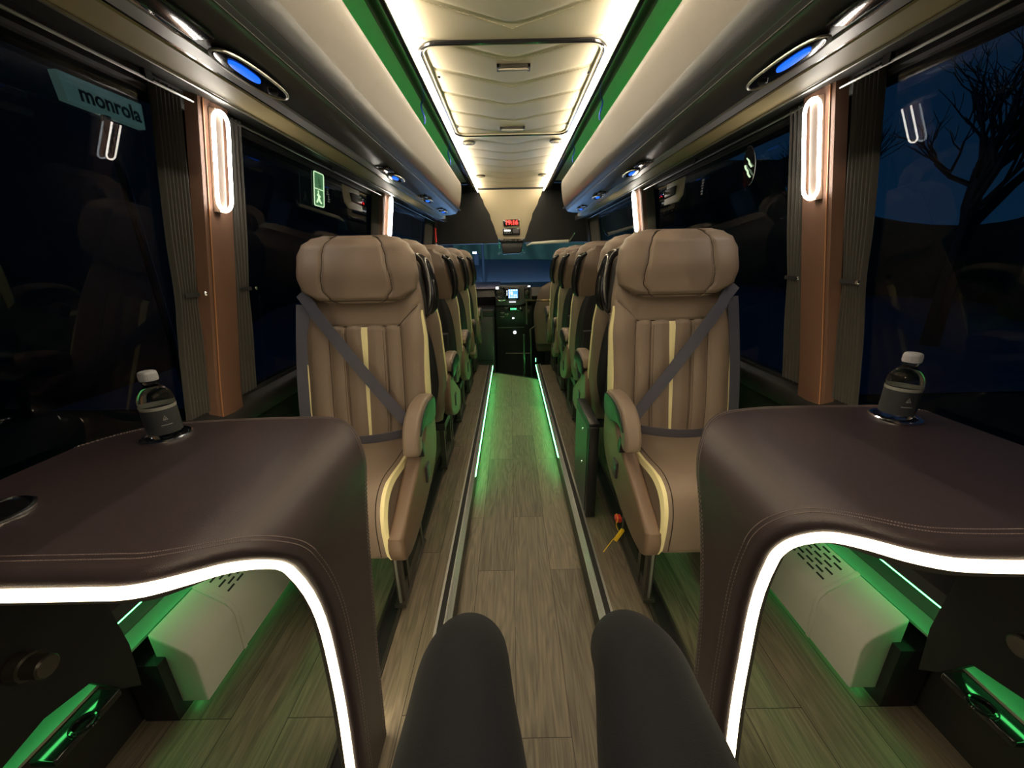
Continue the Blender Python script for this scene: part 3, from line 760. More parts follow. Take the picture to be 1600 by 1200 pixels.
    ip = smoothpath([(0.02, 0.650, 0), (-0.06, 0.668, 0), (-0.13, 0.668, 0), (-0.19, 0.652, 0), (-0.228, 0.62, 0), (-0.235, 0.60, 0), (-0.18, 0.606, 0), (-0.12, 0.595, 0), (-0.06, 0.575, 0), (0.01, 0.58, 0)], 4, True)
    MB().prism([(q.x, q.y) for q in ip], 'x', s * 0.250, s * 0.264, 0.005, 3).build('arm_shell', 'blackp', ar)
    # belts
    a = MB(); pts = []; 
    for i in range(24):
        t = i / 23; x = lerp(-s * 0.222, s * 0.175, t); z = lerp(1.045, 0.53, t)
        u = x / 0.236
        y = min(back_y(z) - 0.020, 0.1) - 0.012 + (0.012 if t < .1 else 0) - 0.012 * math.sin(pi * t)
        pts.append((x, y, z))
    d = Vector((s * 0.397, 0, -0.515)).normalized(); sd = Vector((-d.z, 0, d.x))
    bt = a.ribbon(pts, 0.046, sd).build('seat_belt', 'belt', R)
    a = MB(); pts = [(-s * (0.226 + 0.022 * math.sin(pi * i / 14)), back_y(lerp(1.0, 0.34, i / 12)) - 0.004, lerp(1.0, 0.34, i / 12)) for i in range(13)]
    a.ribbon(pts, 0.046, (1, 0.25, 0)); a.build('belt_return', 'belt', bt)
    a = MB(); pts = [(lerp(-s * 0.235, s * 0.18, i / 12), -0.045 - 0.035 * math.sin(pi * i / 12), lerp(0.535, 0.535, i / 12) - 0.016 * math.sin(pi * i / 12)) for i in range(13)]
    a.ribbon(pts, 0.040, (0, -.35, 1)); a.build('lap_belt', 'belt', bt)
    q = Vector(pts[-1]); 
    bk = MB().box((s * 0.240 - 0.012, -0.190, 0.500), (s * 0.240 + 0.012, -0.158, 0.560), rot=Matrix.Rotation(0.35, 3, 'X'), bev=0.004).build('buckle', 'blackp', R)
    if s < 0: MB().box((s * 0.240 - 0.009, -0.200, 0.553), (s * 0.240 + 0.009, -0.172, 0.564), rot=Matrix.Rotation(0.35, 3, 'X')).build('release_button', 'red', bk)
    # base
    for x in (s * 0.165, -s * 0.14):
        lg = MB()
        for y in (-0.33, -0.27, -0.06): lg.box((x - 0.013, y - 0.012, 0.018), (x + 0.013, y + 0.012, 0.31))
        lg.box((x - 0.010, -0.33, 0.03), (x + 0.010, -0.06, 0.08)); lg.box((x - 0.02, -0.36, 0.017), (x + 0.02, -0.03, 0.03))
        L_ = lg.build('leg', 'steel', R)
        MB().box((x - 0.004, -0.352, 0.02), (x + 0.004, -0.345, 0.30)).build('edge_strip', 'alu', L_)
    MB().box((-0.20, -0.36, 0.285), (0.18, 0.03, 0.325)).build('seat_frame', 'blackp', R)
    return R

def children(o): return [c for c in bpy.data.objects if c.parent == o]
def copy_tree(o, parent=None):
    c = o.copy(); C.objects.link(c); c.parent = parent
    for ch in children(o): copy_tree(ch, c)
    return c
protoL = make_seat(1); protoR = make_seat(-1)
rows = [(1.91, 'behind the camera-facing seat, first of the forward-facing seats'), (2.58, 'second of the forward-facing seats'), (3.25, 'third of the forward-facing seats'), (3.90, 'farthest of the forward-facing seats')]
first = {1: True, -1: True}
def use(pr):
    key = 1 if pr is protoL else -1
    if first[key]: first[key] = False; return pr
    return copy_tree(pr)
placed = []
# forward-facing seats use the mirrored prototype
todo = [(protoL, -1, 1.38, 0, 'brown leather seat facing the camera, left side, belt across its backrest'),
        (protoR, 1, 1.38, 0, 'brown leather seat facing the camera, right side, beside the dark waste box')]
for y, wh in rows:
    todo.append((protoR, -1, y, pi, 'brown leather coach seat on the left, %s' % wh))
    todo.append((protoL, 1, y, pi, 'brown leather coach seat on the right, %s' % wh))
for pr, sd, y, rot, lab in todo:
    o = use(pr) if (pr is protoL and first[1]) or (pr is protoR and first[-1]) else copy_tree(pr)
    placed.append((o, sd, y, rot, lab))
for o, sd, y, rot, lab in placed:
    o.location = (sd * 0.592, y, 0.1); o.rotation_euler = (0, 0, rot); o['label'] = lab
    if rot: o['group'] = 'forward-facing coach seats'
    if y > 3.0 and y < 3.5:
        for ch in children(o):
            if ch.name.startswith('armrest'): ch.rotation_euler = (1.35, 0, 0)

# grey box behind the right camera-facing seat
t = thing('waste_bin', 'dark grey waste box on the aisle side behind the right camera-facing seat', 'waste bin', (0.36, 1.72, 0.1))
MB().box((0.298, 1.50, 0.102), (0.344, 1.83, 0.56), bev=0.008).build('body', 'blackp', t)
MB().box((0.298, 1.505, 0.56), (0.344, 1.825, 0.575), bev=0.005).build('lid', 'blackp', t)
MB().box((0.2945, 1.52, 0.13), (0.2985, 1.81, 0.545)).build('door_panel', 'blackp', t)
for y, z in ((1.62, 0.50), (1.62, 0.33)):
    MB().lathe([(0.008, 0), (0.007, -0.003), (0.003, -0.004)], (0.2945, y, z), 12, 'x').build('screw', 'chrome', t)
t = thing('cable_seal', 'yellow plastic tag with a long tail hanging below the right seat shell', 'tag', (0.372, 1.20, 0.33))
MB().box((0.350, 1.17, 0.245), (0.362, 1.182, 0.30), rot=Matrix.Rotation(0.5, 3, 'Y'), bev=0.002).build('tag_body', 'yellow', t)
MB().tube(smoothpath([(0.352, 1.176, 0.275), (0.335, 1.17, 0.26), (0.315, 1.165, 0.235), (0.295, 1.15, 0.22)], 5), 0.0014, 6).build('tail', 'yellow', t)
MB().tube(smoothpath([(0.353, 1.178, 0.29), (0.345, 1.185, 0.31), (0.352, 1.19, 0.33), (0.348, 1.2, 0.35)], 5), 0.0013, 6).build('loop', 'yellow', t)
o = MB().box((0.355, 1.22, 0.29), (0.378, 1.25, 0.31), bev=0.004).build('release_knob', 'red')
tag(o, 'small dull red release knob below the right camera-facing seat', 'knob')

# ------------------------------------------------------------------ tables
def make_table(s):
    side = 'left' if s < 0 else 'right'
    t = thing('lounge_table', 'large plum-brown leather waterfall table on the %s with glowing LED edge' % side, 'table', (s * 0.45, 0.65, 0.1))
    # section across: arc length param -> (x,z)
    r = 0.125; zt = 0.87; xc = 0.395 + r
    P = []
    for i in range(31): P.append((lerp(1.005, xc, i / 30), zt, 'top'))
    for i in range(1, 21):
        a = pi / 2 * i / 20; P.append((xc - r * math.sin(a), zt - r + r * math.cos(a), 'arc'))
    for i in range(1, 17):
        z = lerp(zt - r, 0.108, i / 16); P.append((0.395 - 0.03 * (i / 16), z, 'leg'))
    def arc(x, z):      # distance along the section from the wall
        if z > zt - 0.001: return 1.005 - x
        if z > zt - r: return 1.005 - xc + r * math.acos(max(-1, min(1, (z - zt + r) / r)))
        return 1.005 - xc + r * pi / 2 + (zt - r - z)
    NT = {-1: [(0, .398), (.3, .399), (.42, .399), (.465, .400), (.502, .410), (.535, .432), (.565, .460), (.605, .493), (.652, .526), (.725, .558), (.79, .575), (.852, .582), (.92, .581), (1.067, .567), (1.225, .539), (1.33, .52)],
          1: [(0, .41), (.347, .413), (.427, .418), (.455, .425), (.492, .443), (.522, .467), (.555, .495), (.59, .514), (.63, .530), (.69, .544), (.762, .552), (.822, .551), (.895, .544), (1.03, .529), (1.177, .503), (1.33, .48)]}[s]
    FT = {-1: [(0, .80), (.04, .87), (.105, .915), (.175, .930), (.3, .941), (.467, .944), (.52, .940), (.57, .926), (.627, .888), (.742, .83), (.927, .772), (1.117, .716), (1.33, .665)],
          1: [(0, .90), (.04, .935), (.12, .945), (.355, .948), (.447, .935), (.512, .912), (.557, .885), (.60, .845), (.70, .77), (.855, .70), (1.042, .65), (1.33, .62)]}[s]
    def near(x, z): return hermite(arc(x, z), NT)
    def far(x, z): return hermite(arc(x, z), FT)
    nrm = []
    for i, (x, z, _) in enumerate(P):
        a, b = P[max(i - 1, 0)], P[min(i + 1, len(P) - 1)]
        tx, tz = b[0] - a[0], b[1] - a[1]; l = math.hypot(tx, tz); nrm.append((tz / l * 1, -tx / l * 1))
    # outward = up / towards aisle
    def pt(i, v, inn):
        x, z, _ = P[i]; nx, nz = nrm[i]
        if nz < 0 or (abs(nz) < 1e-6 and nx > 0): nx, nz = -nx, -nz
        y = lerp(near(x, z), far(x, z), v)
        return Vector((s * (x - nx * inn * (1 if nx > 0 else 1)), y, z - nz * inn))
    # closed loop in v : top with rolled near/far edges, then underside
    th = 0.042
    rs = []
    for i in range(len(P)):
        x, z, _ = P[i]; nx, nz = nrm[i]
        if nz < -1e-6: nx, nz = -nx, -nz
        if nx > 0: nx = -nx if P[i][2] != 'top' else nx
        y0, y1 = near(x, z), far(x, z); rr = 0.017
        loop = []
        for k in range(7):
            a = pi / 2 * k / 6; loop.append((y0 + rr - rr * math.cos(a), rr - rr * math.sin(a)))
        for k in range(1, 8): loop.append((lerp(y0 + rr, y1 - 0.016, k / 8), 0))
        for k in range(7):
            a = pi / 2 * k / 6; loop.append((y1 - 0.016 + 0.016 * math.sin(a), 0.016 - 0.016 * math.cos(a)))
        loop.append((y1, th)); loop.append((y0 + 0.003, th)); loop.append((y0 + 0.001, 0.0385)); loop.append((y0 + 0.009, 0.034)); loop.append((y0 + 0.009, 0.020)); loop.append((y0, 0.0175))
        rs.append([Vector((s * (x - nx * d), y, z - nz * d)) for y, d in loop])
    P_n = []
    for i in range(len(P)):
        nx, nz = nrm[i]
        if nz < -1e-6: nx, nz = -nx, -nz
        if P[i][2] != 'top' and nx > 0: nx = -nx
        P_n.append((nx, nz))
    MB().rings(rs).build('shell', 'table', t, ang=60)
    # LED edge tube just below the rolled near edge
    pts = [Vector((s * (P[i][0] - P_n[i][0] * 0.027), near(P[i][0], P[i][1]) - 0.001, P[i][1] - P_n[i][1] * 0.027)) for i in range(len(P))]
    MB().tube(pts, 0.0092, 10).build('led_edge', 'e_table', t)
    pts = [Vector((s * (P[i][0] - P_n[i][0] * 0.028), far(P[i][0], P[i][1]) + 0.001, P[i][1] - P_n[i][1] * 0.028)) for i in range(6, len(P))]  # unseen strip, added for the warm light on the seat fronts
    MB().tube(pts, 0.008, 8).build('led_edge', 'e_far', t)
    # stitching : twin dashed lines along near edge, twin line along far edge
    def dashes(dy, which, a):
        path = []
        for i in range(len(P)):
            x, z, _ = P[i]
            y = near(x, z) + dy if which == 'n' else far(x, z) - dy
            path.append(Vector((s * (x + P_n[i][0] * 0.0006), y, z + P_n[i][1] * 0.0006)))
        path = smoothpath(path, 14)
        for k in range(0, len(path) - 2, 3): a.tube([path[k], path[k + 1], path[k + 2].lerp(path[k + 1], .4)], 0.0008, 4)
    for w_, ds_ in (('n', (0.030, 0.040)), ('f', (0.018, 0.026))):
        a = MB()
        for dy in ds_: dashes(dy, w_, a)
        a.build('stitching', 'stitch', t)
    # dark inner skin
    rs = []
    for i in range(len(P)):
        x, z, _ = P[i]; nx, nz = P_n[i]
        rs.append([Vector((s * (x - nx * d), y, z - nz * d)) for y, d in ((near(x, z) + 0.004, th + .0005), (far(x, z) - 0.004, th + .0005), (far(x, z) - 0.004, th + .008), (near(x, z) + 0.004, th + .008))])
    MB().rings(rs).build('inner_lining', 'underside', t)
    return t, near, far
tabL, _, _ = make_table(-1)
tabR, _, _ = make_table(1)

def cup_holder(x, y, lab):
    t = thing('cup_holder', lab, 'cup holder', (x, y, 0.872), 'chrome cup holders in the tables')
    MB().lathe([(0.039, -0.004), (0.041, 0.002), (0.046, 0.004), (0.0495, 0.002), (0.050, -0.001)], (x, y, 0.8718), 40, caps=False).build('ring', 'chrome', t)
    MB().lathe([(0.0395, 0.0025), (0.0395, 0.0005), (0.004, 0.0005)], (x, y, 0.8705), 40, caps=True).build('well', 'blackgloss', t)
cup_holder(-0.843, 0.828, 'chrome cup holder ring under the water bottle on the left table')
cup_holder(-0.88, 0.535, 'empty chrome cup holder at the near end of the left table')
cup_holder(0.891, 0.85, 'chrome cup holder ring under the water bottle on the right table')

def bottle(x, y, lab, rot):
    z0 = 0.8728
    t = thing('water_bottle', lab, 'bottle', (x, y, z0), None)
    prof = [(0.0, 0), (0.026, 0.0), (0.031, 0.005), (0.0325, 0.012), (0.0325, 0.075), (0.033, 0.080), (0.0335, 0.086), (0.0325, 0.096), (0.029, 0.106), (0.022, 0.115), (0.0155, 0.120), (0.0135, 0.124), (0.0135, 0.130), (0.0165, 0.131), (0.0165, 0.1335), (0.013, 0.134), (0.013, 0.145)]
    MB().lathe([(max(r, 0.0008), h) for r, h in prof], (x, y, z0), 40).build('bottle_body', 'clear', t)
    MB().lathe([(0.0331, 0.012), (0.0331, 0.070)], (x, y, z0), 40, caps=False).build('label', 'label', t)
    MB().lathe([(0.0334, 0.070), (0.0337, 0.0775)], (x, y, z0), 40, caps=False).build('label_band', 'labelband', t)
    cp = MB().lathe([(0.0165, 0.135), (0.0168, 0.150), (0.0160, 0.154), (0.013, 0.156)], (x, y, z0), 40)
    for k in range(30):
        a = 2 * pi * k / 30; cp.box((x + 0.0168 * math.cos(a) - 0.0004, y + 0.0168 * math.sin(a) - 0.0004, z0 + 0.137), (x + 0.0168 * math.cos(a) + 0.0004, y + 0.0168 * math.sin(a) + 0.0004, z0 + 0.149))
    cp.build('cap', 'cap', t, ang=50)
    a = MB()   # little mountain mark and a line of print wrapped round the label
    def wrap(u, h): 
        th = rot + u / 0.0334; return Vector((x + 0.0335 * math.sin(th), y - 0.0335 * math.cos(th), z0 + h))
    a.tube([wrap(-0.004, 0.046), wrap(0.0, 0.056), wrap(0.004, 0.046), wrap(-0.004, 0.046)], 0.0006, 4)
    a.tube([wrap(-0.002, 0.046), wrap(0.001, 0.051), wrap(0.004, 0.046)], 0.0005, 4)
    for k in range(8): a.tube([wrap(-0.010 + k * 0.0026, 0.034), wrap(-0.010 + k * 0.0026 + 0.0016, 0.034)], 0.0008, 4)
    a.build('print', 'labelprint', t)
bottle(-0.843, 0.828, 'small water bottle with a dark label standing on the left table', 0.95)
bottle(0.891, 0.85, 'small water bottle with a dark label standing on the right table', -0.35)

# ------------------------------------------------------------------ under the tables
for s in (-1, 1):
    side = 'left' if s < 0 else 'right'
    t = thing('floor_heater', 'pale metal convector heater along the %s wall under the table' % side, 'heater', (s * 0.9, 0.72, 0.12))
    pr = [(0.862, 0.135), (0.857, 0.268), (0.862, 0.292), (0.876, 0.312), (0.955, 0.372), (0.955, 0.135)]
    def hp(y0, y1, e=0.0): return MB().prism([(s * (x - e if x < .9 else x), z + (e if z > .3 else 0)) for x, z in pr], 'y', y0, y1, 0.004, 2)
    hp(0.724, 0.872).build('end_cover', 'heater', t, ang=30, bevel=0.0015)
    hp(0.878, 2.3).build('casing', 'heater', t, ang=30)
    hp(0.867, 0.883, 0.004).build('joint_strip', 'heater', t, ang=30)
    a = MB()
    for r_ in range(6):
        for k in range(24):
            y = 0.905 + k * 0.040 + (0.02 if r_ % 2 else 0); u = r_ / 5
            x = lerp(0.888, 0.944, u); zz = 0.312 + (x - 0.876) * 0.76
            a.add([(s * x, y, zz + .0008), (s * (x + .004), y, zz + .0038), (s * (x + .004), y + .028, zz + .0038), (s * x, y + .028, zz + .0008), (s * x, y, zz - .002), (s * (x + .004), y, zz - .0005), (s * (x + .004), y + .028, zz - .0005), (s * x, y + .028, zz - .002)], [(0, 1, 2, 3), (4, 7, 6, 5), (0, 4, 5, 1), (1, 5, 6, 2), (2, 6, 7, 3), (3, 7, 4, 0)])
    a.build('vent_slots', 'blackm', t)
    MB().box((min(s * .93, s * 1.02), 0.70, 0.10), (max(s * .93, s * 1.02), 2.3, 0.30)).build('plinth', 'blackp', t)
    g = thing('wall_light_strip', 'green glowing LED strip low on the %s wall behind the heater' % side, 'LED strip', (s * 1.0, 0.6, 0.4))
    MB().box((min(s * .975, s * 1.029), YB, 0.350), (max(s * .975, s * 1.029), 2.6, 0.357)).build('ledge', 'alu', g)
    MB().box((min(s * 0.985, s * 1.0), YB, 0.436), (max(s * 0.985, s * 1.0), 2.6, 0.444)).build('diffuser', 'e_green', g)
    MB().prism([(s * 0.980, 0.444), (s * 0.980, 0.48), (s * 1.029, 0.49), (s * 1.029, 0.444)], 'y', YB, 2.6).build('cover', 'darkgrey', g)
    for y in (0.74, 0.85, 0.97, 1.1): MB().lathe([(0.005, 0), (0.004, -0.002 * s)], (s * 0.956, y, 0.36), 8, 'x').build('screw', 'chrome', g)
    u_ = thing('added_floor_glow', 'hidden green glow strip added under the %s heater' % side, 'LED strip', (s * 0.92, 0.75, 0.125))  # added emitter for the green sheen on the floor beside the heater
    MB().box((min(s * .915, s * .928), 0.74, 0.118), (max(s * .915, s * .928), 2.3, 0.126)).build('diffuser', 'e_low', u_)
    MB().box((min(s * .913, s * .93), 0.735, 0.126), (max(s * .913, s * .93), 2.3, 0.131)).build('channel', 'alu', u_)
    # black side panel with latch knob and floor bracket
    p = thing('side_panel', 'black side panel under the near end of the %s table' % side, 'panel', (s * 0.93, 0.3, 0.1))
    MB().prism([(0.655, 0.30), (0.665, 0.42), (0.655, 0.60), (0.62, 0.80), (-0.5, 0.80), (-0.5, 0.42), (0.40, 0.42), (0.50, 0.44), (0.58, 0.42), (0.62, 0.34)], 'x', s * 0.925, s * 0.95, 0.003, 2).build('panel', 'blackm', p)
    kn = MB().lathe([(0.026, 0), (0.024, -s * 0.02), (0.020, -s * 0.022), (0.020, -s * 0.05), (0.017, -s * 0.053)], (s * 0.925, 0.505, 0.57), 24, 'x').build('knob', 'steel', p)
    b = thing('floor_bracket', 'black wheelchair-tie bracket ring low beside the %s wall strip' % side, 'bracket', (s * 0.9, 0.53, 0.36))
    MB().box((min(s * .90, s * .95), 0.47, 0.355), (max(s * .90, s * .95), 0.60, 0.372), bev=0.004).build('plate', 'blackgloss', b)
    MB().tube([(s * 0.905 + 0.020 * math.cos(2 * pi * k / 24), 0.53 + 0.020 * math.sin(2 * pi * k / 24), 0.376) for k in range(24)], 0.004, 8, closed=True).build('ring', 'blackgloss', b)

# ------------------------------------------------------------------ bench behind and the seated person's legs
t = thing('rear_bench', 'brown leather rear bench the seated person rests on', 'bench', (0, -0.2, 0.1))
MB().box((-0.38, -0.62, 0.38), (0.38, 0.02, 0.50), bev=0.03).build('seat', 'leather', t)
MB().box((-0.34, -0.55, 0.0), (0.34, -0.10, 0.38)).build('base', 'blackm', t)
MB().box((-0.36, -0.80, 0.45), (0.36, -0.64, 1.15), bev=0.03).build('backrest', 'leather', t)

person = thing('person', 'seated person seen only as two knees and thighs in dark navy trousers', 'person', (0.03, 0, 0))
def leg_rings(cx_hip, cx_knee, yk, zk, mb):
    # rings along thigh, around the knee and down the shin
    path = [((cx_hip, -0.22, 0.60), 0.112, 0.092), ((lerp(cx_hip, cx_knee, .25), -0.05, 0.612), 0.108, 0.088), ((lerp(cx_hip, cx_knee, .5), 0.12, 0.622), 0.100, 0.082), ((lerp(cx_hip, cx_knee, .72), 0.26, 0.630), 0.090, 0.075),
            ((lerp(cx_hip, cx_knee, .88), 0.36, 0.634), 0.081, 0.069), ((cx_knee, 0.44, 0.628), 0.072, 0.064), ((cx_knee, 0.492, 0.600), 0.066, 0.060), ((cx_knee * 1.02, 0.512, 0.55), 0.060, 0.056), ((cx_knee * 1.05, 0.500, 0.48), 0.056, 0.052),
            ((cx_knee * 1.10, 0.455, 0.38), 0.055, 0.052), ((cx_knee * 1.15, 0.42, 0.25), 0.050, 0.048), ((cx_knee * 1.18, 0.40, 0.12), 0.050, 0.050), ((cx_knee * 1.18, 0.40, 0.085), 0.052, 0.052)]
    sp = smoothpath([p[0] for p in path], 5)
    rs = []
    m_ = len(sp)
    for i, p in enumerate(sp):
        f = i / 5; a, b = path[min(int(f), len(path) - 1)], path[min(int(f) + 1, len(path) - 1)]
        rx = lerp(a[1], b[1], f - int(f)); rz_ = lerp(a[2], b[2], f - int(f))
        tng = (sp[min(i + 1, m_ - 1)] - sp[max(i - 1, 0)]).normalized()
        side_ = Vector((1, 0, 0)); side_ = (side_ - tng * side_.dot(tng)).normalized(); n_ = side_.cross(tng)
        ring = []
        for k in range(36):
            th = 2 * pi * k / 36
            wr = 1 + 0.012 * math.sin(3 * th + i * 0.5) * math.exp(-((i - 30) / 12) ** 2) + 0.010 * math.sin(i * 0.8 + 2 * math.sin(th)) + 0.035 * math.exp(-((th - pi * 1.5) / 0.10) ** 2) * 0
            ring.append(p + side_ * math.cos(th) * rx * wr + n_ * math.sin(th) * rz_ * wr)
        rs.append(ring)
    mb.rings(rs)
body = MB()
leg_rings(-0.075, -0.112, 0.5, 0.62, body); leg_rings(0.128, 0.166, 0.5, 0.62, body)
rs = []
for i in range(9):
    a = i / 8; rs.append([Vector((0.015 + 0.185 * math.cos(2 * pi * k / 28) * (1 - 0.25 * (2 * a - 1) ** 4), lerp(-0.34, -0.14, a), 0.60 + 0.10 * math.sin(2 * pi * k / 28) * (1 - 0.4 * (2 * a - 1) ** 4))) for k in range(28)])
body.rings(rs)
bo = body.build('trousers', 'trousers', person, ang=80)
m_ = bo.modifiers.new('remesh', 'REMESH'); m_.mode = 'VOXEL'; m_.voxel_size = 0.008; m_.use_smooth_shade = True
sm = bo.modifiers.new('smooth', 'SMOOTH'); sm.iterations = 4
for x in (-0.132, 0.194):
    sp = [(x, 0.35, 0.03), (x, 0.37, 0.045), (x, 0.43, 0.052), (x, 0.49, 0.045), (x, 0.55, 0.035), (x, 0.595, 0.027)]
    MB().tube(smoothpath(sp, 4), [0.030 + 0.012 * math.sin(pi * i / 20) - (0.006 if i > 16 else 0) for i in range(21)], 16, flat=1.0).map(lambda v: Vector((v.x, v.y, max(0.004, v.z)))).build('shoe', 'shoe', person)

# ------------------------------------------------------------------ front of the coach
# dark bulkhead with the beige central dome
b = MB()
def dome_w(z): return interp(z, [(1.49, 0.165), (1.60, 0.205), (1.75, 0.255), (1.90, 0.325), (1.99, 0.365), (2.05, 0.40)])
for s in (-1, 1):
    zs_ = [1.44 + (2.10 - 1.44) * i / 12 for i in range(13)]
    b.rings([[(s * dome_w(max(z, 1.49)), 5.06, z), (s * 1.0, 5.10, z), (s * 1.0, 5.2, z), (s * dome_w(max(z, 1.49)), 5.2, z)] for z in zs_])
struct(b.build('wall_front', 'blackm'))
d = thing('clock_console', 'beige tapering ceiling console above the windscreen holding the red clock', 'console', (0, 5.05, 1.49))
rs = []
for i in range(15):
    z = lerp(2.045, 1.49, i / 14); w_ = dome_w(z); y = 5.0 + 0.06 * math.sin(i / 14 * pi / 2)
    rs.append([Vector((u * w_, y + 0.03 * u * u, z)) for u in [-1 + 2 * q / 12 for q in range(13)]] + [Vector((w_, 5.15, z)), Vector((-w_, 5.15, z))])
MB().rings(rs).build('panel', 'beige', d)
MB().box((-0.41, 4.985, 2.03), (0.41, 5.005, 2.05)).build('edge_trim', 'blackm', d)
ck = MB().prism([(-0.103, 1.705), (0.103, 1.71), (0.098, 1.636), (-0.094, 1.632)], 'y', 5.055, 5.035, 0.003, 2).build('clock_display', 'blackgloss', d)
tm = text_mb('19:16', 0.068, 0.001, True).map(lambda v: Vector((v.x * 1.05 + 0.003, 5.033, v.z * 0 + v.y * 1.0 + 1.671)))
tm.build('digits', 'e_red', ck)
MB().box((0.0, 5.0345, 1.64), (0.0905, 5.0355, 1.70)).build('red_field', mat('dim_red_glow', (0.05, 0.002, 0.002), 0.5), ck)  # red glow of the clock's right half put into the colour
rd = MB().box((-0.105, 5.035, 1.53), (0.105, 5.06, 1.612), bev=0.004).build('radio_display', 'blackgloss', d)
a = MB()
for k, w_ in enumerate((0.018, 0.016, 0.018, 0.010)): a.box((-0.088 + k * 0.022, 5.032, 1.575), (-0.088 + k * 0.022 + w_, 5.0345, 1.592))
a.build('digits', 'e_white', rd)
a = MB()
for k in range(5): a.box((-0.088 + k * 0.02, 5.032, 1.553), (-0.088 + k * 0.02 + 0.010, 5.0345, 1.559))
a.build('small_print', 'labelprint', rd)
MB().box((0.02, 5.0335, 1.552), (0.09, 5.0348, 1.60)).build('grey_field', mat('dim_grey_lens', (0.08, 0.07, 0.09), 0.4), rd)
m = thing('camera_housing', 'black camera housing hanging below the beige clock console', 'camera', (0, 5.0, 1.3))
MB().prism([(-0.155, 1.475), (-0.135, 1.487), (0.135, 1.487), (0.155, 1.475), (0.14, 1.44), (-0.145, 1.44)], 'y', 4.99, 5.14, 0.01, 3).build('hood', 'blackgloss', m)
MB().prism([(-0.13, 1.44), (0.14, 1.44), (0.12, 1.335), (0.09, 1.315), (-0.10, 1.31), (-0.115, 1.345)], 'y', 5.0, 5.13, 0.012, 3).build('body', 'blackp', m)
for x in (-0.09, 0.05, 0.10): MB().lathe([(0.012, 0), (0.010, -0.005)], (x, 4.99, 1.468), 12, 'y').build('lens', 'steel', m)
m = thing('roller_blind', 'pale rolled windscreen blind at the top right of the windscreen', 'blind', (0.37, 5.1, 1.43))
MB().tube([(0.18, 5.04, 1.405), (0.25, 5.03, 1.43), (0.5, 5.02, 1.44), (0.70, 5.01, 1.445)], [0.006, 0.016, 0.02, 0.02], 12).build('roll', mat('cream_cloth', (0.75, 0.72, 0.6), 0.6), m)
MB().tube([(0.70, 4.99, 1.44), (0.74, 4.96, 1.50), (0.76, 4.93, 1.54)], 0.012, 10).build('bracket', 'chrome', m)

# windscreen and dashboard
g = MB().add([(-1.0, 5.75, 0.80), (1.0, 5.75, 0.80), (1.0, 5.45, 2.05), (-1.0, 5.45, 2.05)], [(0, 1, 2, 3)])
struct(g.build('window_7', glass_mat('windscreen_glass', (0.85, 0.9, 0.95))))
d = thing('dashboard', 'black dashboard below the windscreen with round vents and blue screen', 'dashboard', (0, 5.2, -0.28))
MB().prism([(5.06, 0.50), (5.02, 0.72), (4.98, 0.80), (5.02, 0.905), (5.75, 0.93), (5.75, -0.28), (5.10, -0.28)], 'x', -1.0, 1.0).build('body', 'blackp', d)
MB().prism([(4.98, 0.90), (5.74, 0.925), (5.74, 0.945), (4.99, 0.92)], 'x', -1.0, -0.17, 0.004, 2).build('top_pad', mat('purple_highlight', (0.16, 0.15, 0.26), 0.4), d)  # purple highlight on the left dash put into the pad's colour
# raised instrument binnacle
MB().prism([(-0.21, 0.70), (-0.225, 0.90), (-0.18, 0.945), (0.20, 0.945), (0.235, 0.90), (0.235, 0.76), (0.10, 0.70)], 'y', 4.84, 5.05, 0.012, 3).build('binnacle', 'darkgrey', d)
v = MB().tube([(-0.15 + 0.062 * math.cos(2 * pi * k / 28), 4.83, 0.865 + 0.062 * math.sin(2 * pi * k / 28)) for k in range(28)], 0.010, 8, closed=True).build('left_gauge', 'blackgloss', d)
MB().box((-0.19, 4.82, 0.86), (-0.13, 4.835, 0.90)).build('cluster', 'steel', v)
MB().tube(smoothpath([(-0.20, 4.825, 0.83), (-0.185, 4.815, 0.78), (-0.14, 4.815, 0.765), (-0.09, 4.82, 0.775)], 5), 0.006, 8).build('chrome_arc', 'chrome', v)
v = MB().box((0.14, 4.82, 0.79), (0.21, 4.86, 0.93), bev=0.012).build('right_gauge', 'blackgloss', d)
MB().lathe([(0.024, 0), (0.020, -0.008), (0.010, -0.010)], (0.175, 4.82, 0.865), 20, 'y').build('dial', 'steel', v)
MB().box((0.185, 4.80, 0.925), (0.215, 4.82, 0.94), bev=0.003).build('switch', 'e_white', d)
MB().box((-0.205, 4.80, 0.905), (-0.17, 4.82, 0.935), bev=0.003).build('switch', 'e_white', d)
sc_ = MB().box((-0.082, 4.825, 0.775), (0.082, 4.85, 0.915), bev=0.006).build('screen', 'blackgloss', d)
MB().box((-0.052, 4.8215, 0.795), (0.062, 4.8245, 0.898)).build('screen_picture', 'e_screen', sc_)
a = MB()
for k in range(4):
    a.box((-0.050 + k * 0.029, 4.8195, 0.882), (-0.050 + k * 0.029 + 0.018, 4.821, 0.894)); a.box((-0.050 + k * 0.029, 4.8195, 0.799), (-0.050 + k * 0.029 + 0.018, 4.821, 0.811))
for k in range(3): a.box((-0.048, 4.8195, 0.82 + k * 0.021), (-0.036 + 0.006 * k, 4.821, 0.83 + k * 0.021))
a.box((-0.02, 4.8195, 0.83), (0.0, 4.821, 0.87)); a.box((0.012, 4.8195, 0.825), (0.05, 4.821, 0.835))
for k in range(3): a.box((-0.075, 4.8195, 0.83 + 0.022 * k), (-0.064, 4.821, 0.842 + 0.022 * k))
a.build('icons', 'e_white', sc_)
MB().box((-0.045, 4.82, 0.742), (0.035, 4.84, 0.752)).build('light_bar', 'e_white', d)
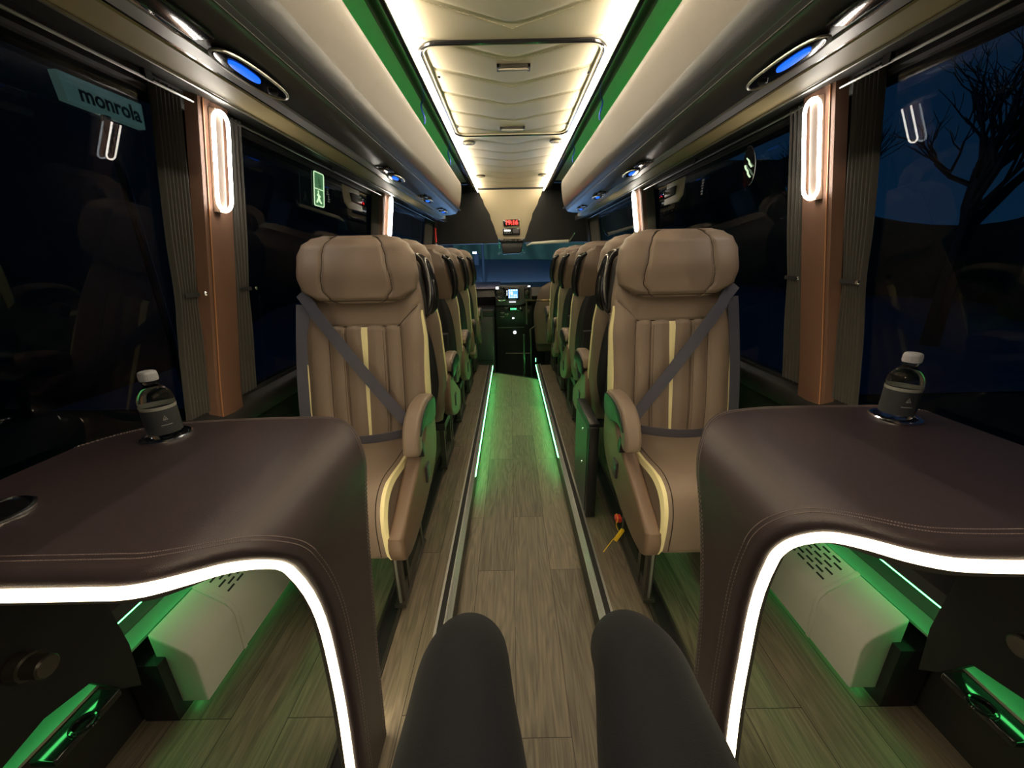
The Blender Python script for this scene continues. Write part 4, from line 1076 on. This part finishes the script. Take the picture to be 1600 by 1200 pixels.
# lower centre console with climate knobs
cc = thing('centre_console', 'black centre console with green clock digits and climate knobs', 'console', (0, 4.9, -0.28))
MB().prism([(4.90, -0.28), (4.90, 0.44), (4.86, 0.50), (4.88, 0.69), (5.0, 0.695), (5.0, -0.28)], 'x', -0.22, 0.24, 0.008, 2).build('body', 'blackp', cc)
for x, z in ((-0.135, 0.60), (-0.085, 0.66), (-0.135, 0.55), (-0.08, 0.58)):
    k_ = MB().lathe([(0.018, 0), (0.018, -0.012), (0.009, -0.014), (0.008, -0.03), (0.004, -0.032)], (x, 4.868, z), 16, 'y').build('knob', 'steel', cc)
    MB().box((x - 0.024, 4.862, z + 0.010), (x + 0.024, 4.868, z + 0.018)).build('pointer', 'alu', k_)
gd = MB().box((-0.06, 4.858, 0.63), (0.12, 4.868, 0.685), bev=0.003).build('climate_panel', 'blackgloss', cc)
a = MB()
for x in (-0.03, -0.008, 0.010, 0.030): a.box((x, 4.854, 0.648), (x + 0.012, 4.857, 0.668))
a.build('digits', 'e_greenlit', gd)
MB().lathe([(0.014, 0), (0.012, -0.006)], (0.095, 4.856, 0.665), 14, 'y').build('knob', 'alu', gd)
MB().box((-0.012, 4.852, 0.535), (0.014, 4.858, 0.552)).build('hazard_switch', 'e_white', cc)
MB().box((0.16, 4.852, 0.60), (0.21, 4.862, 0.645), bev=0.003).build('switch_block', 'steel', cc)
MB().tube([(0.018 + 0.015 * math.cos(2 * pi * k / 20), 4.893, 0.355 + 0.015 * math.sin(2 * pi * k / 20)) for k in range(20)], 0.0055, 8, closed=True).build('socket_ring', 'e_white', cc)
MB().box((-0.2, 4.885, 0.415), (0.14, 4.90, 0.425)).build('seam_strip', 'steel', cc)
# guide cabinet left, grab poles and rail right
c_ = thing('front_cabinet', 'dark grey cabinet at the front end of the left seat row', 'cabinet', (-0.42, 4.6, -0.28))
MB().box((-0.62, 4.5, -0.28), (-0.235, 4.92, 0.62), bev=0.01).build('body', 'darkgrey', c_)
MB().box((-0.60, 4.48, 0.1), (-0.25, 4.505, 0.56), bev=0.004).build('door', mat('cabinet_door_grey', (0.045, 0.05, 0.052), 0.4), c_)
MB().box((-0.63, 4.49, 0.62), (-0.225, 4.94, 0.70), bev=0.01).build('top', 'blackp', c_)
gr = thing('grab_rail', 'dark steel grab poles beside the front stepwell', 'grab rail', (0.13, 4.25, -0.28))
MB().tube([(0.115, 4.30, -0.28), (0.115, 4.30, 0.44)], 0.012, 12).build('pole', 'steel', gr)
MB().tube([(0.215, 4.50, -0.28), (0.20, 4.50, 0.46), (0.26, 4.50, 0.50)], 0.012, 12).build('pole', 'steel', gr)
MB().tube([(-0.1, 4.52, 0.17), (0.215, 4.50, 0.17)], 0.007, 10).build('cross_bar', 'steel', gr)
gr = thing('hand_rail', 'thin brass-coloured handrail in front of the driver seat', 'handrail', (0.3, 4.45, 0.8))
MB().tube([(0.16, 4.62, 0.78), (0.45, 4.40, 0.80)], 0.008, 10).build('rod', mat('brass', (0.75, 0.6, 0.3), 0.2, metal=1.0), gr)
MB().lathe([(0.012, 0.012), (0.014, 0), (0.012, -0.012)], (0.445, 4.40, 0.80), 12).build('end_cap', 'chrome', gr)
MB().box((0.15, 4.62, 0.50), (0.17, 4.64, 0.79)).build('bracket', 'steel', gr)
ds = thing('driver_seat', 'brown rounded driver seat back ahead of the right seat row', 'driver seat', (0.48, 4.7, -0.28))
rs = []
for i in range(17):
    z = lerp(0.25, 0.98, i / 16); w_ = interp(z, [(0.25, 0.20), (0.6, 0.22), (0.85, 0.17), (0.93, 0.12), (0.98, 0.04)])
    rs.append([Vector((0.47 + w_ * math.cos(a), 4.72 + (0.02 + w_ * 0.28) * math.sin(a), z)) for a in [2 * pi * q / 28 for q in range(28)]])
MB().rings(rs).build('backrest', 'leather_dark', ds)
MB().box((0.29, 4.75, 0.12), (0.67, 4.98, 0.26), bev=0.03).build('cushion', 'leather_dark', ds)
MB().box((0.40, 4.78, -0.28), (0.54, 4.93, 0.12)).build('pedestal', 'blackp', ds)
sl = thing('step_lamp', 'small green lit lamp at the right end of the aisle step', 'lamp', (0.25, 4.3, 0.12))
MB().box((0.252, 4.30, 0.105), (0.275, 4.36, 0.155), bev=0.004).build('housing', 'blackp', sl)
MB().box((0.2475, 4.305, 0.115), (0.252, 4.355, 0.148)).build('lens', 'e_green', sl)

# ------------------------------------------------------------------ small things on the windows
def decal(s, y0, y1, z0, z1, name, label, cat, matn, tilt=0.0):
    zc = (z0 + z1) / 2; yc = (y0 + y1) / 2
    t = thing(name, label, cat, (s * (xw(zc) + 0.012), yc, zc))
    ol = rrect(y0, z0, y1, z1, 0.008, 4)
    rs = [[(s * (xw(z) + d), y, z) for y, z in ol] for d in (0.0015, 0.0005)]
    MB().rings(rs).build('plate', matn, t)
    return t
t = decal(-1, 1.95, 2.05, 1.505, 1.65, 'exit_sticker', 'green emergency exit sticker with pale border on the left window', 'sticker', 'e_decal')
xx = lambda z, d=0.0: -(xw(z) - 0.001 - d)
a = MB().tube([(xx(z), y, z) for y, z in rrect(1.952, 1.507, 2.048, 1.648, 0.010, 5)], 0.0022, 6, closed=True); a.build('border', 'e_decalw', t)
a = MB(); a.box((xx(1.575) - .001, 1.954, 1.578), (xx(1.575) + .001, 2.046, 1.581))
a.build('divider', 'e_decalw', t)
a = MB()   # running figure and arrow
for p_, r_ in (([(1.99, 1.56), (1.996, 1.545), (2.005, 1.53), (2.02, 1.522)], 0.004), ([(1.996, 1.545), (1.985, 1.53), (1.975, 1.522)], 0.004), ([(1.98, 1.552), (1.992, 1.556), (2.01, 1.548)], 0.003)):
    a.tube([(xx(z), y, z) for y, z in p_], r_, 6)
a.lathe([(0.006, 0), (0.006, 0.001)], (xx(1.568), 1.992, 1.568), 10, 'x')
a.build('figure', 'e_decalw', t)
a = text_mb('EXIT', 0.030, 0.0005).map(lambda v: Vector((xx(1.615 + v.x * 0), 2.0 + v.y, 1.614 - v.x))); a.build('lettering', 'labelprint', t)
t = thing('window_label', 'small white lettering on the left window just ahead of the exit sticker', 'lettering', (-0.93, 2.2, 1.57))
a = MB()
for k in range(6): a.box((xx(1.57) - .001, 2.08 + 0.005 * (k % 3), 1.535 + k * 0.011), (xx(1.57) + .001, 2.10 + 0.004 * (k % 2), 1.542 + k * 0.011))
a.build('letters', 'labelprint', t)
t = thing('window_label', 'small pale vertical lettering on the right window', 'lettering', (0.93, 2.05, 1.57))
a = MB()
for k in range(6): a.box((0.912, 2.05, 1.53 + k * 0.012), (0.914, 2.066 + 0.004 * (k % 2), 1.538 + k * 0.012))
a.build('letters', mat('pinkish_print', (0.6, 0.55, 0.75), 0.5), t)
for s in (-1, 1):
    side = 'left' if s < 0 else 'right'
    t = thing('window_opener', 'beige panel with a black latch near the top of the %s middle window' % side, 'latch', (s * 0.91, 2.40, 1.6))
    MB().prism([(2.27, 1.650), (2.285, 1.56), (2.33, 1.535), (2.53, 1.54), (2.53, 1.572), (2.37, 1.577), (2.36, 1.622), (2.51, 1.625), (2.51, 1.650)], 'x', s * 0.918, s * 0.908, 0.003, 2).build('panel', 'beige', t)
    MB().box((min(s * .898, s * .918), 2.365, 1.58), (max(s * .898, s * .918), 2.51, 1.62), bev=0.004).build('latch', 'blackp', t)
    MB().lathe([(0.009, 0), (0.008, -s * 0.01), (0.004, -s * 0.012)], (s * 0.897, 2.49, 1.60), 12, 'x').build('lock', 'chrome', t)
t = thing('window_hammer', 'red emergency hammer in its holder high at the front of the left wall', 'hammer', (-0.93, 4.9, 1.45))
MB().box((-0.935, 4.86, 1.42), (-0.915, 4.96, 1.66), bev=0.004).build('holder', 'blackp', t)
MB().tube([(-0.905, 4.9, 1.46), (-0.905, 4.9, 1.60)], 0.012, 10).build('hammer_handle', 'red', t)
MB().tube([(-0.905, 4.87, 1.61), (-0.905, 4.935, 1.61)], 0.014, 10).build('hammer_head', 'red', t)
MB().lathe([(0.004, -0.012), (0.014, -0.006), (0.014, 0.006), (0.004, 0.012)], (-0.905, 4.9, 1.435), 12).build('seal', 'cap', t)
t = thing('window_oval', 'dark oval plate with wavy pale green lines on the right window', 'sticker', (0.93, 1.68, 1.58))  # dark oval carrying two wavy emissive lines
a = MB().rings([[(xw(z) + d, y, z) for y, z in [(1.685 + 0.042 * math.cos(q), 1.578 + 0.068 * math.sin(q)) for q in [2 * pi * k / 28 for k in range(28)]]] for d in (0.0015, 0.0005)])
a.build('plate', 'blackgloss', t)
a = MB().tube([(xw(z) - .001, y, z) for y, z in [(1.685 + 0.042 * math.cos(q), 1.578 + 0.068 * math.sin(q)) for q in [2 * pi * k / 28 for k in range(6, 22)]]], 0.0015, 5); a.build('rim', 'alu', t)
a = MB()
for dz, n_ in ((0.012, 3), (-0.018, 4)):
    a.tube(smoothpath([(xw(1.58) - .002, 1.665 + 0.010 * k * 1.1 + (0.004 if k % 2 else 0), 1.578 + dz - 0.0 + (n_ / 2 - k) * -0.012) for k in range(n_ + 1)], 4), 0.0032, 6)
a.build('wavy_lines', 'e_decalw', t)

# ------------------------------------------------------------------ outside
def zg(x, y): return -0.95 + 0.004 * (y - 6) * (1 if y > 6 else 0) - 0.030 * x * min(1, max(0, (y - 6) / 60)) * 0.35
gd = MB().grid(lambda u, v: (lerp(-80, 80, u), lerp(-20, 140, v), -1.0 + (-0.0)), 9, 9)
tag(gd.build('verge', 'grass'), 'dark grass verge around the road outside', 'grass', None)['kind'] = 'structure'
rd = MB().grid(lambda u, v: (lerp(-26, 26, u) - 4, lerp(5.9, 90, v), -0.97 + lerp(0, 2.35, v) - 0.035 * (lerp(-26, 26, u)) * v), 14, 24)
tag(rd.build('road', 'asphalt'), 'pale blue lit road surface ahead of the windscreen', 'road')['kind'] = 'structure'
hd = MB().grid(lambda u, v: (lerp(-60, 60, u), 91 + 3 * math.sin(u * 37) + 2 * v + 1.4 * math.sin(u * 90 + v * 7), -1.5 + 22 * v + 0.8 * math.sin(u * 61 + v * 9)), 160, 14)
tag(hd.build('hedge', 'hedge'), 'dark green hedge bank beyond the road', 'hedge')
p = thing('road_sign_post', 'slim post with a small dark box beside the road ahead', 'post', (-2.7, 24, -0.6))
MB().tube([(-1.62, 24, -0.7), (-1.62, 24, 3.0)], 0.085, 10).build('pole', mat('blue_grey_metal', (0.004, 0.005, 0.006), 0.9, spec=0.05), p)
MB().box((-2.15, 23.8, 0.95), (-1.85, 24.1, 1.68), bev=0.06).build('box', mat('black_box', (0.002, 0.003, 0.004), 0.9, spec=0.1), p)
MB().box((-2.18, 23.7, 1.60), (-1.98, 23.8, 1.70)).build('cap', 'alu', p)
sg = thing('lit_sign', 'pale green lit shop sign with dark lettering seen through the left window', 'sign', (-4.0, 4.5, 2.9))
MB().add([(-4.0, 4.109, 2.93), (-4.0, 4.933, 2.93), (-4.0, 4.90, 2.68), (-4.0, 4.126, 2.70), (-4.08, 4.109, 2.93), (-4.08, 4.933, 2.93), (-4.08, 4.90, 2.68), (-4.08, 4.126, 2.70)],
         [(0, 1, 2, 3), (4, 7, 6, 5), (0, 4, 5, 1), (1, 5, 6, 2), (2, 6, 7, 3), (3, 7, 4, 0)]).build('board', 'e_sign', sg)
a = text_mb('monrola', 0.20, 0.002, True).map(lambda v: Vector((-3.995 + v.z, 4.56 + v.x * 0.92, 2.80 + v.y))); a.build('lettering', 'signink', sg)
MB().tube([(-4.04, 4.5, -1.0), (-4.04, 4.5, 2.70)], 0.04, 8).build('post', 'blackm', sg)

def tree(name, x, y, h, lab, seed):
    rnd = random.Random(seed); mb = MB()
    def br(p, d, l, r, dep):
        q = p + d * l; mid = p.lerp(q, .5) + Vector((rnd.uniform(-1, 1), rnd.uniform(-1, 1), rnd.uniform(-1, 1))) * l * 0.06
        mb.tube([p, mid, q], [r, r * 0.85, r * 0.7], 5 if dep > 1 else 3)
        if dep == 0: return
        for k in range(4 if dep > 2 else 3):
            nd = (d + Vector((rnd.uniform(-1, 1), rnd.uniform(-1, 1), rnd.uniform(-.2, .9))) * 0.75).normalized()
            br(p.lerp(q, rnd.uniform(.55, 1)), nd, l * rnd.uniform(.55, .8), r * 0.55, dep - 1)
    br(Vector((x, y, -1.0)), Vector((0, 0, 1)), h * 0.33, h * 0.022, 5)
    tag(mb.build(name, 'bark'), lab, 'tree', 'bare trees outside the right windows')
for i, (x, y, h) in enumerate(((10, 9, 8.5), (14, 19, 10), (11, 30, 9), (14, 42, 11), (10, -1, 8))):
    tree('bare_tree', x, y, h, ['bare tree outside, right of the road nearest the rear window', 'bare tree outside, second along the right verge', 'bare tree outside, third along the right verge', 'bare tree outside, farthest along the right verge', 'bare tree outside beside the right rear window'][i], 11 + i)
bk = MB().grid(lambda u, v: (16 + 2 * math.sin(u * 21) + math.sin(u * 55), lerp(-10, 60, u), -1 + v * (3.4 + 1.6 * math.sin(u * 17) + 0.8 * math.sin(u * 43))), 120, 8)
tag(bk.build('hedge', 'hedge'), 'dark hedge line outside the right windows', 'hedge')
lf = MB().grid(lambda u, v: (-9 - 1.5 * math.sin(u * 19), lerp(-10, 60, u), -1 + v * (22 + 2 * math.sin(u * 27))), 120, 8)  # tree wall made tall and near-black to hide the left sky
tag(lf.build('hedge', 'blackout_trees'), 'tall tree screen shaped to darken the view from the left windows', 'hedge')

# ------------------------------------------------------------------ lights
w_ = bpy.data.worlds.new('dusk'); bpy.context.scene.world = w_; w_.use_nodes = True
nt = w_.node_tree; bg = nt.nodes['Background']
tc = nt.nodes.new('ShaderNodeTexCoord'); sp = nt.nodes.new('ShaderNodeSeparateXYZ'); cr = nt.nodes.new('ShaderNodeValToRGB')
nt.links.new(tc.outputs['Generated'], sp.inputs[0]); nt.links.new(sp.outputs['Z'], cr.inputs[0]); nt.links.new(cr.outputs[0], bg.inputs[0])
cr.color_ramp.elements[0].position = 0.0; cr.color_ramp.elements[0].color = (0.010, 0.050, 0.105, 1)
cr.color_ramp.elements[1].position = 0.7; cr.color_ramp.elements[1].color = (0.004, 0.018, 0.050, 1)
bg.inputs[1].default_value = 1.0

def area(name, loc, rot, sx, sy, power, col):
    l = bpy.data.lights.new(name, 'AREA'); l.shape = 'RECTANGLE'; l.size = sx; l.size_y = sy; l.energy = power; l.color = col
    o = bpy.data.objects.new(name, l); C.objects.link(o); o.location = loc; o.rotation_euler = rot; return o
def spot(name, loc, target, power, col, ang, size=0.1):
    l = bpy.data.lights.new(name, 'SPOT'); l.energy = power; l.color = col; l.spot_size = ang; l.spot_blend = 0.6; l.shadow_soft_size = size
    o = bpy.data.objects.new(name, l); C.objects.link(o); o.location = loc
    o.rotation_euler = (Vector(target) - Vector(loc)).to_track_quat('-Z', 'Y').to_euler(); return o
for x in (-0.8, 0.8): spot('headlamp', (x, 6.4, -0.2), (x * 2, 40, 0.2), 60000, (0.35, 0.6, 1.0), 0.8)

vs = bpy.context.scene.view_settings
vs.view_transform = 'Standard'; vs.look = 'None'; vs.gamma = 1.0; vs.use_curve_mapping = False; vs.exposure = 0.3
cy = bpy.context.scene.cycles
try:
    cy.use_denoising = True
    cy.max_bounces = 8; cy.transparent_max_bounces = 16; cy.sample_clamp_indirect = 6
except Exception: pass
